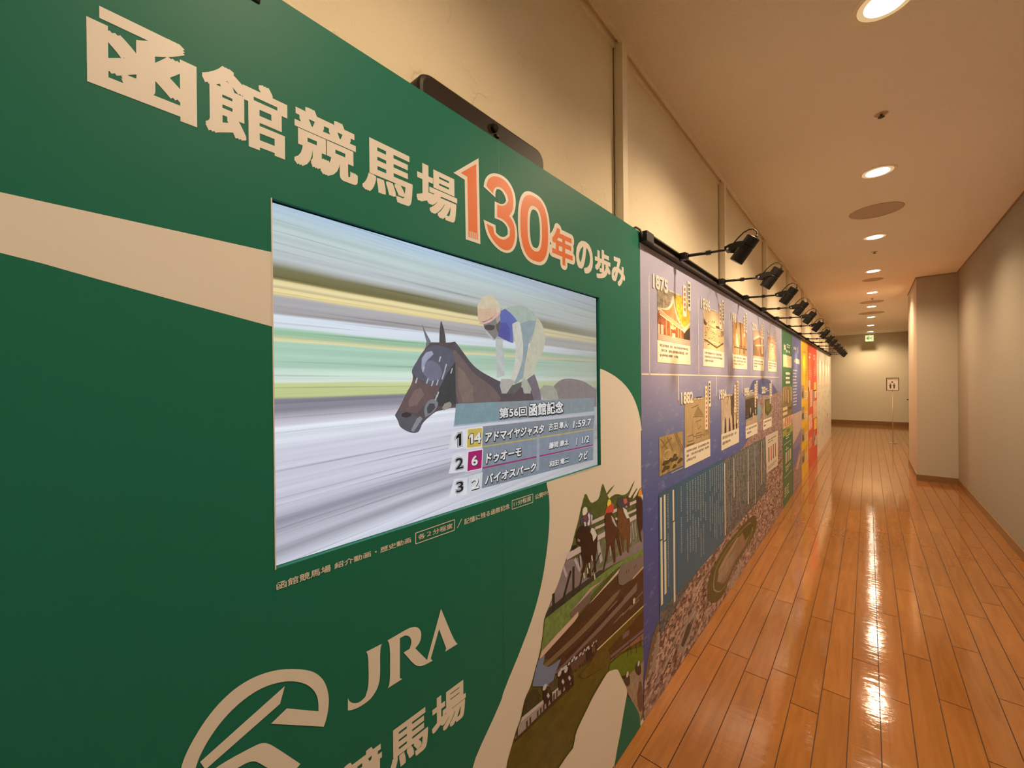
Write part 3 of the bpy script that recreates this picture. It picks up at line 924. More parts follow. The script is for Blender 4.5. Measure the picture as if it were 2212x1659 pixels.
# blurred track and fence streaks: bands along the height, streak noise along the width
def streak_mat():
    m, nt, b = new_mat('screen_streaks')
    b.inputs['Base Color'].default_value = (.01, .01, .01, 1)
    b.inputs['Roughness'].default_value = .35
    b.inputs['Specular IOR Level'].default_value = .15
    tc = N(nt, 'ShaderNodeTexCoord')
    sp = N(nt, 'ShaderNodeSeparateXYZ')
    nt.links.new(tc.outputs['Object'], sp.inputs[0])
    # v: height 0..1, tilted a little like the tracking camera
    def math_(op, a, c=None):
        n_ = N(nt, 'ShaderNodeMath', operation=op)
        for i, s_ in enumerate((a, c)):
            if s_ is None:
                continue
            if isinstance(s_, (int, float)):
                n_.inputs[i].default_value = s_
            else:
                nt.links.new(s_, n_.inputs[i])
        return n_.outputs[0]
    u = math_('MULTIPLY', math_('ADD', sp.outputs['Y'], .605), 1 / 1.2095)
    v = math_('MULTIPLY', sp.outputs['Z'], 1 / .679)
    below = math_('MINIMUM', math_('SUBTRACT', v, .48), 0.0)
    v2 = math_('ADD', v, math_('MULTIPLY', math_('MULTIPLY', u, below), .42))
    v2 = math_('ADD', v2, math_('MULTIPLY', math_('MULTIPLY', u, math_('MAXIMUM', math_('SUBTRACT', v, .62), 0.0)), .18))
    cb = N(nt, 'ShaderNodeCombineXYZ')
    nt.links.new(math_('MULTIPLY', u, 1.1), cb.inputs[0])
    nt.links.new(math_('MULTIPLY', v2, 46), cb.inputs[1])
    nz = N(nt, 'ShaderNodeTexNoise', i_Scale=1.0, i_Detail=4.0, i_Roughness=.55)
    nt.links.new(cb.outputs[0], nz.inputs['Vector'])
    cb2 = N(nt, 'ShaderNodeCombineXYZ')
    nt.links.new(math_('MULTIPLY', u, 3.0), cb2.inputs[0])
    nt.links.new(math_('MULTIPLY', v2, 9), cb2.inputs[1])
    nz2 = N(nt, 'ShaderNodeTexNoise', i_Scale=1.0, i_Detail=2.0)
    nt.links.new(cb2.outputs[0], nz2.inputs['Vector'])
    vj = math_('ADD', v2, math_('MULTIPLY', math_('SUBTRACT', nz2.outputs['Fac'], .5), .016))
    rp = N(nt, 'ShaderNodeValToRGB')
    cr = rp.color_ramp
    cr.interpolation = 'LINEAR'
    bands = SCREEN_BANDS
    el = cr.elements
    el[0].position, el[0].color = bands[0][0], (*lin(*bands[0][1:]), 1)
    el[1].position, el[1].color = bands[-1][0], (*lin(*bands[-1][1:]), 1)
    for bd in bands[1:-1]:
        e_ = el.new(bd[0])
        e_.color = (*lin(*bd[1:]), 1)
    nt.links.new(vj, rp.inputs[0])
    mr = N(nt, 'ShaderNodeMapRange')
    mr.inputs['From Min'].default_value = .3
    mr.inputs['From Max'].default_value = .7
    mr.inputs['To Min'].default_value = .86
    mr.inputs['To Max'].default_value = 1.10
    nt.links.new(nz.outputs['Fac'], mr.inputs['Value'])
    mx = N(nt, 'ShaderNodeMix', data_type='RGBA', blend_type='MULTIPLY')
    mx.inputs['Factor'].default_value = 1
    nt.links.new(rp.outputs[0], mx.inputs['A'])
    nt.links.new(mr.outputs[0], mx.inputs['B'])
    # sparse thin dark streaks, then viewing-angle falloff and glare painted in as grey towards the right
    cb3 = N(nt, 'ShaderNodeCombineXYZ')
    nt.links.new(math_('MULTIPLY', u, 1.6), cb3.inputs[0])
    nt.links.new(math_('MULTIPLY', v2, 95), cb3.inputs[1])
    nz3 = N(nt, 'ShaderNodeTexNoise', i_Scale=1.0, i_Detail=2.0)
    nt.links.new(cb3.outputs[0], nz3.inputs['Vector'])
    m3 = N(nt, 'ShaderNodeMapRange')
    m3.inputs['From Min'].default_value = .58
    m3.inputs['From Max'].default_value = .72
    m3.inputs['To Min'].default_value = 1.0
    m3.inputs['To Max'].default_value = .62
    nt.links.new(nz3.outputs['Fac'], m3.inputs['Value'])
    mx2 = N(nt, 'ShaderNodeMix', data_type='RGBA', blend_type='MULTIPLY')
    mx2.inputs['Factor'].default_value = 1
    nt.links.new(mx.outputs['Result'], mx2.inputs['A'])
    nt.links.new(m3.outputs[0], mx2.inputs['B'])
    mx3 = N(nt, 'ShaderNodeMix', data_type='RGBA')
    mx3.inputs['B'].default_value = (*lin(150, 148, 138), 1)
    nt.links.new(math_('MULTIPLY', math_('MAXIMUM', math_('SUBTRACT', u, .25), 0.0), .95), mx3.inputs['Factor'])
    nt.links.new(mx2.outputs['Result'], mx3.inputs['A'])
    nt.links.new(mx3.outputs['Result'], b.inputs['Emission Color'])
    b.inputs['Emission Strength'].default_value = 1.0
    m.cycles.emission_sampling = 'NONE'
    return m

# (height, r, g, b) from the bottom of the screen to the top, along its left edge
SCREEN_BANDS = [(0, 205, 208, 222), (.035, 150, 152, 165), (.06, 190, 190, 205), (.12, 150, 150, 165), (.155, 196, 196, 214), (.30, 205, 205, 220),
                (.375, 222, 230, 240), (.385, 205, 202, 215), (.425, 140, 140, 152), (.455, 130, 128, 142), (.462, 190, 200, 140), (.50, 196, 208, 152),
                (.507, 218, 232, 224), (.553, 172, 205, 185), (.612, 168, 206, 186), (.617, 222, 214, 168), (.636, 150, 190, 160),
                (.65, 160, 200, 172), (.657, 220, 230, 242), (.69, 214, 224, 236), (.694, 168, 165, 168), (.74, 172, 172, 176), (.750, 226, 208, 150), (.764, 238, 222, 168), (.767, 176, 158, 112), (.771, 236, 224, 178), (.784, 232, 216, 160),
                (.790, 112, 108, 70), (.82, 122, 120, 88), (.85, 190, 198, 202), (.94, 186, 205, 205), (1.0, 176, 200, 222)]
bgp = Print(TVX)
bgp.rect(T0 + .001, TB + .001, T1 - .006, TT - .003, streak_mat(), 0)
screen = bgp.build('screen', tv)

S3 = crop(580, 420, 3.072, TVX)
R4 = crop(840, 680, 5.53, TVX)
R5 = crop(1000, 610, 6.9125, TVX)
C8 = crop(960, 820, 6.144, TVX)
hp = Print(TVX)
hp.poly(R4(1990, 1000, 1960, 860, 2040, 780, 2120, 760, 2212, 765, 2350, 800, 2480, 900, 2480, 1100), scr(128, 118, 118), 1)
hp.poly(R4(1815, 880, 1850, 840, 1960, 850, 2000, 900, 2030, 1010, 1840, 1010), scr(150, 152, 138), 1)
hp.poly(R4(70, 1200, 100, 1150, 150, 1060, 210, 930, 270, 830, 290, 740, 270, 680, 285, 630, 320, 590, 360, 500, 440, 400, 445, 330, 520, 330, 600, 330, 680, 332, 740, 330, 790, 320, 830, 370, 900, 470, 1000, 600, 1100, 680, 1250, 760, 1330, 800, 1500, 840, 1700, 900, 1800, 1000, 1850, 1100, 1380, 1120, 790, 1100, 640, 1140, 570, 1150, 500, 1200, 400, 1290, 362, 1388, 330, 1410, 270, 1412, 200, 1385, 125, 1335, 110, 1270), scr(86, 76, 80), 2)
hp.poly(R4(440, 400, 450, 330, 415, 200, 390, 100, 440, 210, 500, 320), scr(110, 112, 122), 2)
hp.poly(R4(600, 335, 603, 200, 615, 90, 625, 75, 650, 150, 672, 250, 680, 340), scr(78, 76, 80), 3)
hp.poly(R4(760, 420, 830, 440, 900, 520, 1000, 700, 1250, 860, 1340, 1000, 1300, 1060, 830, 1060, 790, 900, 790, 600), scr(106, 93, 92), 3)
hp.poly(R4(820, 620, 900, 680, 1000, 860, 1010, 1040, 880, 1050, 820, 850), scr(120, 104, 98), 4)
hp.poly(R4(740, 330, 790, 322, 830, 375, 905, 475, 1000, 605, 1100, 690, 1250, 770, 1330, 810, 1400, 990, 1340, 960, 1200, 830, 1000, 690, 860, 500, 770, 400), scr(82, 76, 84), 4)
hp.poly(R4(290, 620, 330, 560, 370, 490, 450, 400, 530, 350, 690, 390, 760, 430, 792, 520, 790, 700, 720, 830, 640, 860, 600, 850, 500, 835, 400, 790, 300, 735, 275, 680), scr(88, 90, 104), 3)
hp.poly(R4(400, 690, 430, 560, 520, 540, 600, 600, 640, 690, 600, 780, 480, 790), scr(108, 112, 130), 4)
hp.poly(R4(390, 520, 440, 450, 510, 430, 530, 470, 440, 560, 400, 680, 385, 640), scr(150, 155, 175), 5)
hp.poly(R4(270, 830, 300, 760, 400, 800, 600, 860, 580, 950, 440, 1060, 330, 1180, 150, 1140, 110, 1170, 160, 1060, 215, 930), scr(100, 84, 84), 3)
hp.poly(R4(300, 900, 380, 870, 420, 950, 330, 1080, 240, 1100, 230, 1040), scr(120, 100, 98), 4)
hp.poly(R4(600, 880, 690, 700, 790, 560, 800, 1065, 640, 1090, 590, 1090, 575, 1000), scr(62, 64, 68), 4)
hp.poly(R4(80, 1200, 120, 1150, 220, 1160, 335, 1210, 400, 1290, 362, 1388, 330, 1410, 270, 1412, 200, 1385, 125, 1335, 110, 1270), scr(86, 86, 94), 4)
hp.poly(R4(150, 1180, 200, 1160, 265, 1180, 262, 1210, 200, 1230, 150, 1215), scr(58, 52, 56), 5)
hp.poly(R4(260, 1380, 330, 1240, 370, 1210, 400, 1240, 340, 1330, 290, 1400), scr(128, 132, 142), 5)
hp.poly(R4(415, 1140, 432, 1070, 490, 1010, 540, 1005, 585, 1050, 575, 1110, 500, 1190, 430, 1225), scr(118, 122, 128), 5)
hp.poly(R4(450, 1120, 480, 1060, 540, 1060, 550, 1110, 500, 1170, 460, 1180), scr(70, 70, 76), 6)
hp.poly(R4(632, 1110, 660, 1060, 720, 1038, 745, 1060, 740, 1100, 650, 1145), scr(140, 138, 130), 6)
for x, y in ((675, 620), (660, 680), (640, 740), (745, 670), (580, 950), (560, 990), (605, 530), (410, 650), (325, 785), (455, 790), (515, 820), (575, 810)):
    hp.line(R4(x - 10, y + 32)[0], R4(x + 10, y - 32)[0], .0040, scr(168, 172, 182), 6)
# rider
hp.poly(R5(480, 850, 590, 850, 592, 1000, 622, 1200, 622, 1390, 500, 1430, 490, 1100), scr(176, 182, 180), 7)
hp.poly(R5(1080, 500, 1150, 580, 1210, 700, 1230, 820, 1210, 950, 1170, 1080, 1100, 1190, 1062, 1300, 1052, 1372, 950, 1432, 870, 1490, 860, 1400, 900, 1250, 960, 1000, 1040, 820), scr(182, 180, 160), 7)
hp.poly(R5(620, 400, 700, 360, 800, 342, 920, 355, 1010, 410, 1085, 500, 1085, 600, 1060, 740, 1000, 845, 930, 900, 880, 900, 860, 760, 840, 600, 800, 580, 700, 450), scr(158, 172, 162), 8)
hp.poly(R5(845, 620, 1000, 560, 1080, 580, 1052, 740, 985, 855, 960, 1000, 920, 1200, 890, 1420, 780, 1520, 720, 1480, 800, 1300, 880, 1000, 870, 850), scr(136, 152, 158), 9)
hp.poly(R5(545, 440, 620, 395, 690, 450, 760, 520, 800, 580, 730, 620, 735, 760, 742, 905, 700, 900, 600, 850, 510, 800, 550, 620), scr(92, 104, 166), 10)
hp.poly(R5(545, 600, 640, 600, 700, 700, 690, 880, 600, 850, 510, 800), scr(80, 84, 150), 11)
hp.poly(R5(725, 640, 760, 600, 805, 580, 840, 600, 858, 700, 872, 780, 892, 950, 880, 1150, 840, 1300, 760, 1500, 680, 1560, 690, 1480, 760, 1250, 785, 1000, 752, 830), scr(192, 190, 180), 12)
hp.poly(R5(560, 1440, 690, 1440, 760, 1480, 720, 1560, 650, 1659, 570, 1660, 540, 1540), scr(168, 164, 158), 12)
hp.poly(R5(720, 1540, 870, 1480, 860, 1560, 760, 1659, 640, 1659), scr(92, 90, 92), 13)
hp.poly(R5(860, 1500, 900, 1440, 960, 1470, 1000, 1560, 1000, 1659, 900, 1659), scr(160, 164, 152), 13)
hp.poly(R5(940, 1450, 1055, 1370, 1110, 1520, 1150, 1680, 1160, 1800, 1060, 1800, 1020, 1659, 1000, 1560), scr(112, 102, 112), 14)
hp.poly(R5(290, 620, 400, 580, 480, 520, 540, 470, 552, 600, 522, 760, 462, 860, 400, 785, 320, 705), scr(124, 122, 116), 12)
hp.poly(R5(300, 650, 380, 630, 470, 650, 455, 700, 420, 720, 380, 715, 320, 705), scr(76, 74, 74), 13)
hp.poly(R5(480, 640, 530, 560, 548, 600, 520, 760, 490, 700), scr(92, 86, 86), 13)
hp.poly(R5(490, 500, 540, 470, 545, 560, 500, 620, 478, 560), scr(160, 150, 148), 14)
hp.poly(R5(320, 700, 400, 785, 462, 860, 445, 870, 340, 770), scr(176, 178, 180), 13)
hp.poly(R5(200, 400, 215, 310, 270, 220, 310, 196, 340, 190, 390, 190, 430, 200, 490, 270, 545, 340, 545, 430, 500, 500, 400, 580, 300, 612, 240, 606, 215, 540), scr(198, 188, 162), 14)
hp.poly(R5(202, 400, 480, 390, 500, 500, 400, 580, 300, 612, 240, 606, 212, 540), scr(200, 172, 148), 15)
hp.poly(R5(480, 300, 490, 270, 545, 340, 545, 430, 500, 500, 485, 420), scr(200, 192, 168), 16)
hp.poly(R5(215, 618, 300, 600, 420, 540, 500, 460, 545, 430, 550, 460, 495, 515, 410, 590, 290, 632, 225, 624), scr(205, 168, 162), 16)
hp.poly(R5(250, 590, 330, 575, 430, 522, 490, 460, 484, 470, 420, 540, 300, 600), scr(140, 108, 112), 17)
hp.build('racehorse_and_rider_picture', screen)

rt = Print(TVX)
rt.poly(C8(140, 320, 1980, 240, 1972, 430, 110, 625), scr(118, 142, 152), 18)
rt.poly(C8(700, 295, 1980, 240, 1972, 430, 700, 540), scr(126, 136, 142), 19)
rt.poly(C8(100, 605, 1972, 418, 1972, 430, 110, 625), scr(152, 168, 178), 20)
rt.poly(C8(490, 620, 1978, 470, 1972, 645, 488, 880), scr(120, 128, 136), 18)
rt.poly(C8(488, 900, 1974, 662, 1966, 870, 486, 1165), scr(122, 132, 146), 18)
rt.poly(C8(486, 1180, 1966, 880, 1960, 1062, 480, 1442), scr(116, 126, 138), 18)
rt.poly(C8(486, 880, 1974, 645, 1974, 660, 486, 900), scr(168, 152, 92), 19)
rt.poly(C8(486, 1163, 1960, 858, 1955, 876, 486, 1182), scr(138, 42, 98), 19)
rt.poly(C8(1215, 730, 1250, 725, 1240, 1200, 1205, 1210), scr(140, 148, 158), 19)
rt.poly(C8(1960, 650, 1978, 470, 1985, 470, 1965, 1062, 1955, 1062), scr(150, 150, 152), 19)
CELL = scr(205, 206, 214)
rt.poly(C8(90, 680, 290, 650, 272, 905, 33, 925), CELL, 19)
rt.poly(C8(100, 985, 292, 958, 280, 1215, 40, 1245), CELL, 19)
rt.poly(C8(112, 1320, 296, 1288, 276, 1525, 43, 1560), CELL, 19)
rt.poly(C8(284, 648, 494, 622, 480, 892, 270, 918), scr(222, 216, 190), 19)
rt.poly(C8(296, 662, 484, 636, 472, 880, 282, 905), scr(188, 166, 84), 20)
rt.poly(C8(290, 948, 496, 915, 484, 1180, 278, 1222), scr(222, 206, 214), 19)
rt.poly(C8(302, 958, 486, 928, 475, 1172, 288, 1212), scr(152, 30, 96), 20)
rt.poly(C8(304, 1280, 492, 1228, 478, 1465, 288, 1525), scr(192, 196, 202), 20)
LIGHT_T, DARK_T = scr(208, 208, 208), scr(34, 36, 40)
def tvt(s, x0, y0, x1, y1, off=.03, shear=0.0, ol=.085, fg=LIGHT_T, bg=DARK_T):
    (a, b), (c, d) = C8(x0, y0, x1, y1)
    k = ol * abs(d - b) * .8
    rt.text(s, a + .001 - k, b - .0015 - k, c + .001 + k, d - .0015 + k, bg, 21, off + ol, shear)
    rt.text(s, a, b, c, d, fg, 22, off, shear)
tvt('第56回', 712, 515, 1075, 348)
tvt('函館記念', 1105, 490, 1558, 282)
tvt('アドマイヤジャスタ', 525, 835, 1306, 590, .035, .12)
tvt('ドゥオーモ', 535, 1115, 1003, 890, .035, .12)
tvt('バイオスパーク', 520, 1390, 1200, 1095, .035, .12)
tvt('吉田 隼人', 1370, 680, 1622, 545, .03, .1)
tvt('藤岡 康太', 1370, 920, 1632, 785, .03, .1)
tvt('和田 竜二', 1375, 1165, 1635, 1020, .03, .1)
tvt('1:59.7', 1692, 642, 1932, 515, .03, .1)
tvt('1 1/2', 1733, 865, 1903, 738, .02, .1)
tvt('クビ', 1765, 1080, 1885, 940, .035, .1)
tvt('4', 376, 848, 468, 697, .035, 0, .05)
tvt('6', 342, 1145, 422, 1000, .035, 0, .05)
tvt('2', 340, 1460, 440, 1290, .035, 0, .05)
for s_, a in (('2', (124, 1206, 240, 1014)), ('3', (132, 1514, 240, 1324))):
    (y0_, z0_), (y1_, z1_) = C8(*a)
    h_ = abs(z1_ - z0_)
    for l_, o_, c_ in ((20, .10, DARK_T), (21, .066, CELL), (22, .026, scr(24, 28, 30))):
        k = o_ * h_ * .8 - .003
        rt.text(s_, y0_ - k, z0_ - k, y1_ + k, z1_ + k, c_, l_, o_)
# the slab-flagged figure one: its own outline in dark, pale and black
def one(x, y, k, cols):
    for l_, e, c_ in cols:
        p = ((-44 * k - e, -50 * k), (-10 * k, -92 * k - e), (34 * k + e, -98 * k - e), (34 * k + e, 84 * k + e), (-6 * k - e, 92 * k + e), (-6 * k - e, -34 * k + e), (-44 * k - e, -14 * k + e))
        rt.poly([C8(x + px_, y + py_ - px_ * .10)[0] for px_, py_ in p], c_, l_)
one(176, 798, .90, ((20, 15, DARK_T), (21, 9, CELL), (22, 0, scr(24, 28, 30))))
one(338, 786, .70, ((21, 9, DARK_T), (22, 0, LIGHT_T)))
rt.build('result_table_graphic', screen)

# ================================================================ RAIL AND PICTURE SPOTLIGHTS
RZ = 2.319
rail = empty('lighting_rail', (0, 1.62, RZ), 'long black lighting rail along the top of the printed panels', 'lighting rail')
bm = bmesh.new()
RL = 12.9
for a in ((-.024, -.006, -.022, .024), (-.006, .030, .017, .024), (-.006, .030, -.022, -.010), (-.020, .026, -.008, .018)):
    if a[3] == .018:
        bx(bm, a[0], .012, .012, RL, a[2], a[3])
    else:
        bx(bm, a[0], a[1], 0, RL, a[2], a[3])
from_bm('track', bm, mat((.030, .022, .017), .42, None, 'dark_rail', .45), rail)
bm = bmesh.new()
bx(bm, -.026, .034, -.010, .075, -.023, .027, .003)
from_bm('end_feed', bm, BLACK, rail)
bm = bmesh.new()
tube(bm, [(-.03, -.045, .035), (-.012, -.030, .045), (.006, -.024, .030), (.012, -.018, .010), (.010, -.006, -.004)], .0055, 12)
from_bm('power_cable', bm, mat((.13, .13, .10), .5, None, 'grey_cable', .4), rail, True)

lamp = empty('arm_spotlight', (.030, 2.08, RZ), 'black arm spotlight clamped to the rail', 'spotlight', 'arm spotlights on the black rail')
bm = bmesh.new()
bx(bm, .0005, .034, -.020, .020, -.016, .023, .004)
bx(bm, .030, .042, -.015, .015, -.012, .019, .003)
bx(bm, -.012, .002, -.010, .010, -.007, .0155, .001)
from_bm('clamp', bm, BLACK, lamp)
bm = bmesh.new()
tube(bm, [(.030, 0, .004), (.150, 0, -.003)], .0082, 14)
tube(bm, [(.150, 0, -.003), (.250, 0, -.007)], .0062, 14)
from_bm('arm', bm, BLACK, lamp, True)
bm = bmesh.new()
tube(bm, [(.136, 0, -.0022), (.158, 0, -.0033)], .0125, 16)
from_bm('collar', bm, BLACK, lamp)
# yoke: two cheeks from the arm's end to the head
a0, a1 = Vector((.238, 0, .010)), Vector((.312, 0, .012))
bm = bmesh.new()
for sy in (-.0375, .0345):
    n0 = len(bm.verts)
    prof = [(.236, .000), (.254, .009), (.300, .015), (.326, .009), (.326, -.017), (.296, -.015), (.262, -.021), (.242, -.017)]
    for yy in (sy, sy + .003):
        for x_, z_ in prof:
            bm.verts.new((x_, yy, z_))
    bm.verts.ensure_lookup_table()
    m_ = len(prof)
    va = bm.verts[n0:n0 + m_]
    vb = bm.verts[n0 + m_:n0 + 2 * m_]
    bm.faces.new(va)
    bm.faces.new(list(reversed(vb)))
    for i in range(m_):
        bm.faces.new((va[i], vb[i], vb[(i + 1) % m_], va[(i + 1) % m_]))
bx(bm, .232, .248, -.0375, .0375, -.017, .003, .003)
bmesh.ops.recalc_face_normals(bm, faces=bm.faces)
from_bm('yoke', bm, BLACK, lamp)
bm = bmesh.new()
lathe(bm, [(.006, 0), (.006, .003), (.004, .004)], 16, aim((.250, -.0375, -.013), (0, -1, 0)))
from_bm('screw', bm, CHROME, lamp, False)
hb, ht = Vector((.278, 0, -.0785)), Vector((.360, 0, .0305))
ax = (ht - hb).normalized()
Lh = (ht - hb).length
bm = bmesh.new()
lathe(bm, [(.0290, .004), (.0292, .0005), (.0318, 0), (.0335, .003), (.0335, .082), (.0325, .085)], 40, aim(hb, ax), False, True)
head = from_bm('lamp_head', bm, BLACK, lamp, False)
bm = bmesh.new()
lathe(bm, [(.0300, .084), (.0300, .088), (.0335, .090), (.0335, Lh - .003), (.0310, Lh)], 40, aim(hb, ax))
from_bm('rear_housing', bm, BLACK, head)
bm = bmesh.new()
lathe(bm, [(.001, .006), (.0290, .006)], 32, aim(hb, ax), True, False)
from_bm('lens', bm, glow((1, .80, .55), 12.0, 'spotlight_glow'), head)
bm = bmesh.new()
c_ = ht + Vector((.012, -.004, -.006))
tube(bm, [(.276, -.036, .008), (.294, -.028, .032), (.318, -.018, .058), (.342, -.010, .071), (.360, -.004, .070), (.373, 0, .056), c_ + Vector((.004, 0, .014)), c_], .0034, 10)
tube(bm, [c_ + Vector((.003, 0, .012)), c_ - ax * .006], .006, 12)
from_bm('lamp_cable', bm, mat((.010, .008, .007), .45, None, 'black_cable', .4), head, True)
spot('bulb', hb + ax * .002, (-.30, 0, -.66), SPOT_W, 92, 1.0, .024, lamp, (1, .59, .27))

LAMP_Y = [2.08, 2.86, 3.61, 4.37, 5.15, 6.09, 7.24, 8.26, 9.14, 10.26, 11.3, 12.25, 13.05, 13.85]
ORD = ['nearest', 'second', 'third', 'fourth', 'fifth', 'sixth', 'seventh', 'eighth', 'ninth', 'tenth', 'eleventh', 'twelfth', 'thirteenth', 'farthest']
OVER = ['over the card dated 1875', 'over the card dated 1896', 'over the third card of the sea panel', 'over the fourth card of the sea panel', 'over the fifth card of the sea panel',
        'over the narrow green panel', 'over the narrow blue panel', 'over the yellow panel', 'over the first red panel', 'over the second red panel',
        'over the white panels, first of four there', 'over the white panels, second of four there', 'over the white panels, third of four there', 'over the last white panel']
parts = list(lamp.children)
for i, y in enumerate(LAMP_Y):
    if i == 0:
        L_ = lamp
    else:
        L_ = lamp.copy()
        COL.objects.link(L_)
        for ch in parts:
            c = ch.copy()
            COL.objects.link(c)
            c.parent = L_
            for sub in ch.children:
                d_ = sub.copy()
                COL.objects.link(d_)
                d_.parent = c
    L_.location.y = y
    L_['label'] = '%s black arm spotlight on the rail, %s' % (ORD[i], OVER[i])

# ================================================================ PRINTED PANELS
PZ = 2.294
def panel(name, y0, y1, m, label, group=None, x=0.0, top=PZ):
    e = empty(name, (x - .01, (y0 + y1) / 2, 0), label, 'display panel', group)
    b_ = bmesh.new()
    bx(b_, -.008, .010, y0 - (y0 + y1) / 2 + .0006, y1 - (y0 + y1) / 2 - .0006, 0, top)
    from_bm('backing_panel', b_, m, e)
    return e

def sea_mat():
    m, nt, b = new_mat('printed_sea')
    b.inputs['Roughness'].default_value = .4
    b.inputs['Specular IOR Level'].default_value = .45
    tc = N(nt, 'ShaderNodeTexCoord')
    sp = N(nt, 'ShaderNodeSeparateXYZ')
    nt.links.new(tc.outputs['Object'], sp.inputs[0])
    mp = N(nt, 'ShaderNodeMapping')
    mp.inputs['Scale'].default_value = (1, 3.0, 9.0)
    mp.inputs['Rotation'].default_value = (.25, 0, 0)
    nt.links.new(tc.outputs['Object'], mp.inputs[0])
    nz = N(nt, 'ShaderNodeTexNoise', i_Scale=2.6, i_Detail=7.0, i_Roughness=.72)
    nt.links.new(mp.outputs[0], nz.inputs['Vector'])
    rp = N(nt, 'ShaderNodeValToRGB')
    cr = rp.color_ramp.elements
    for pos, c in ((0, (.034, .068, .33)), (.40, (.050, .096, .41)), (.58, (.115, .165, .43)), (.70, (.26, .28, .52)), (.9, (.42, .43, .64))):
        if pos == 0:
            cr[0].position, cr[0].color = pos, (*c, 1)
        elif pos == .9:
            cr[-1].position, cr[-1].color = pos, (*c, 1)
        else:
            e_ = cr.new(pos)
            e_.color = (*c, 1)
    dv = N(nt, 'ShaderNodeMath', operation='MULTIPLY')
    dv.inputs[1].default_value = 1 / PZ
    nt.links.new(sp.outputs['Z'], dv.inputs[0])
    nt.links.new(dv.outputs[0], rp.inputs[0])
    r2 = N(nt, 'ShaderNodeMapRange')
    r2.inputs['From Min'].default_value = .56
    r2.inputs['From Max'].default_value = .78
    r2.inputs['To Max'].default_value = .6
    nt.links.new(nz.outputs['Fac'], r2.inputs['Value'])
    mx = N(nt, 'ShaderNodeMix', data_type='RGBA')
    mx.inputs['B'].default_value = (.55, .58, .62, 1)
    nt.links.new(r2.outputs[0], mx.inputs['Factor'])
    nt.links.new(rp.outputs[0], mx.inputs['A'])
    nt.links.new(mx.outputs['Result'], b.inputs['Base Color'])
    return m

def city_mat(name, dark, midc, pale, sc):
    m, nt, b = new_mat(name)
    b.inputs['Roughness'].default_value = .42
    tc = N(nt, 'ShaderNodeTexCoord')
    mp = N(nt, 'ShaderNodeMapping')
    mp.inputs['Scale'].default_value = (1, .62, 1.5)
    mp.inputs['Rotation'].default_value = (.5, 0, 0)
    nt.links.new(tc.outputs['Object'], mp.inputs[0])
    vo = N(nt, 'ShaderNodeTexVoronoi', i_Scale=sc)
    vo.distance = 'CHEBYCHEV'
    nt.links.new(mp.outputs[0], vo.inputs['Vector'])
    sepc = N(nt, 'ShaderNodeSeparateColor')
    nt.links.new(vo.outputs['Color'], sepc.inputs[0])
    nz = N(nt, 'ShaderNodeTexNoise', i_Scale=sc * .16, i_Detail=5.0)
    nt.links.new(tc.outputs['Object'], nz.inputs['Vector'])
    ad = N(nt, 'ShaderNodeMath', operation='MULTIPLY_ADD')
    ad.inputs[1].default_value = .55
    nt.links.new(sepc.outputs[0], ad.inputs[0])
    ml = N(nt, 'ShaderNodeMath', operation='MULTIPLY')
    ml.inputs[1].default_value = .55
    nt.links.new(nz.outputs['Fac'], ml.inputs[0])
    nt.links.new(ml.outputs[0], ad.inputs[2])
    rp = N(nt, 'ShaderNodeValToRGB')
    cr = rp.color_ramp.elements
    cr[0].position, cr[0].color = .22, (*dark, 1)
    cr[1].position, cr[1].color = .82, (*pale, 1)
    e_ = cr.new(.5)
    e_.color = (*midc, 1)
    nt.links.new(ad.outputs[0], rp.inputs[0])
    nt.links.new(rp.outputs[0], b.inputs['Base Color'])
    return m

SEA = sea_mat()
CITY = city_mat('printed_city', (.045, .028, .032), (.20, .13, .125), (.56, .43, .40), 46)
CITY_FAR = city_mat('printed_city_far', (.12, .085, .115), (.26, .18, .20), (.44, .33, .33), 60)
CITY_TEAL = city_mat('printed_city_under_teal', (.035, .065, .10), (.075, .11, .14), (.17, .18, .19), 60)
TEAL = mat((.032, .125, .25), .42, None, 'teal_print', .45)
CARD = mat((.74, .73, .66), .42, None, 'card_print', .45)
GREY_T = mat((.20, .19, .17), .45, None, 'grey_text_print', .4)
TEALT = mat((.28, .36, .42), .45, None, 'pale_teal_text_print', .4)
RED_T = mat((.62, .12, .06), .45, None, 'red_text_print', .4)
DARK_P = mat((.05, .04, .035), .42, None, 'dark_print', .4)
SEPIA = mat((.52, .42, .27), .42, (26, .35), 'sepia_print', .4)
SEPIA_D = mat((.16, .12, .07), .42, (60, .4), 'dark_sepia_print', .4)

sea = panel('timeline_panel', 1.606, 5.86, SEA, 'wide blue timeline panel printed with sea, dated cards and a city seen from the air')
kc = crop(1380, 960, 3.95)
kb = crop(1380, 780, 5.821)
k13 = crop(1380, 580, 13.825)
k9 = crop(1380, 690, 13.825)
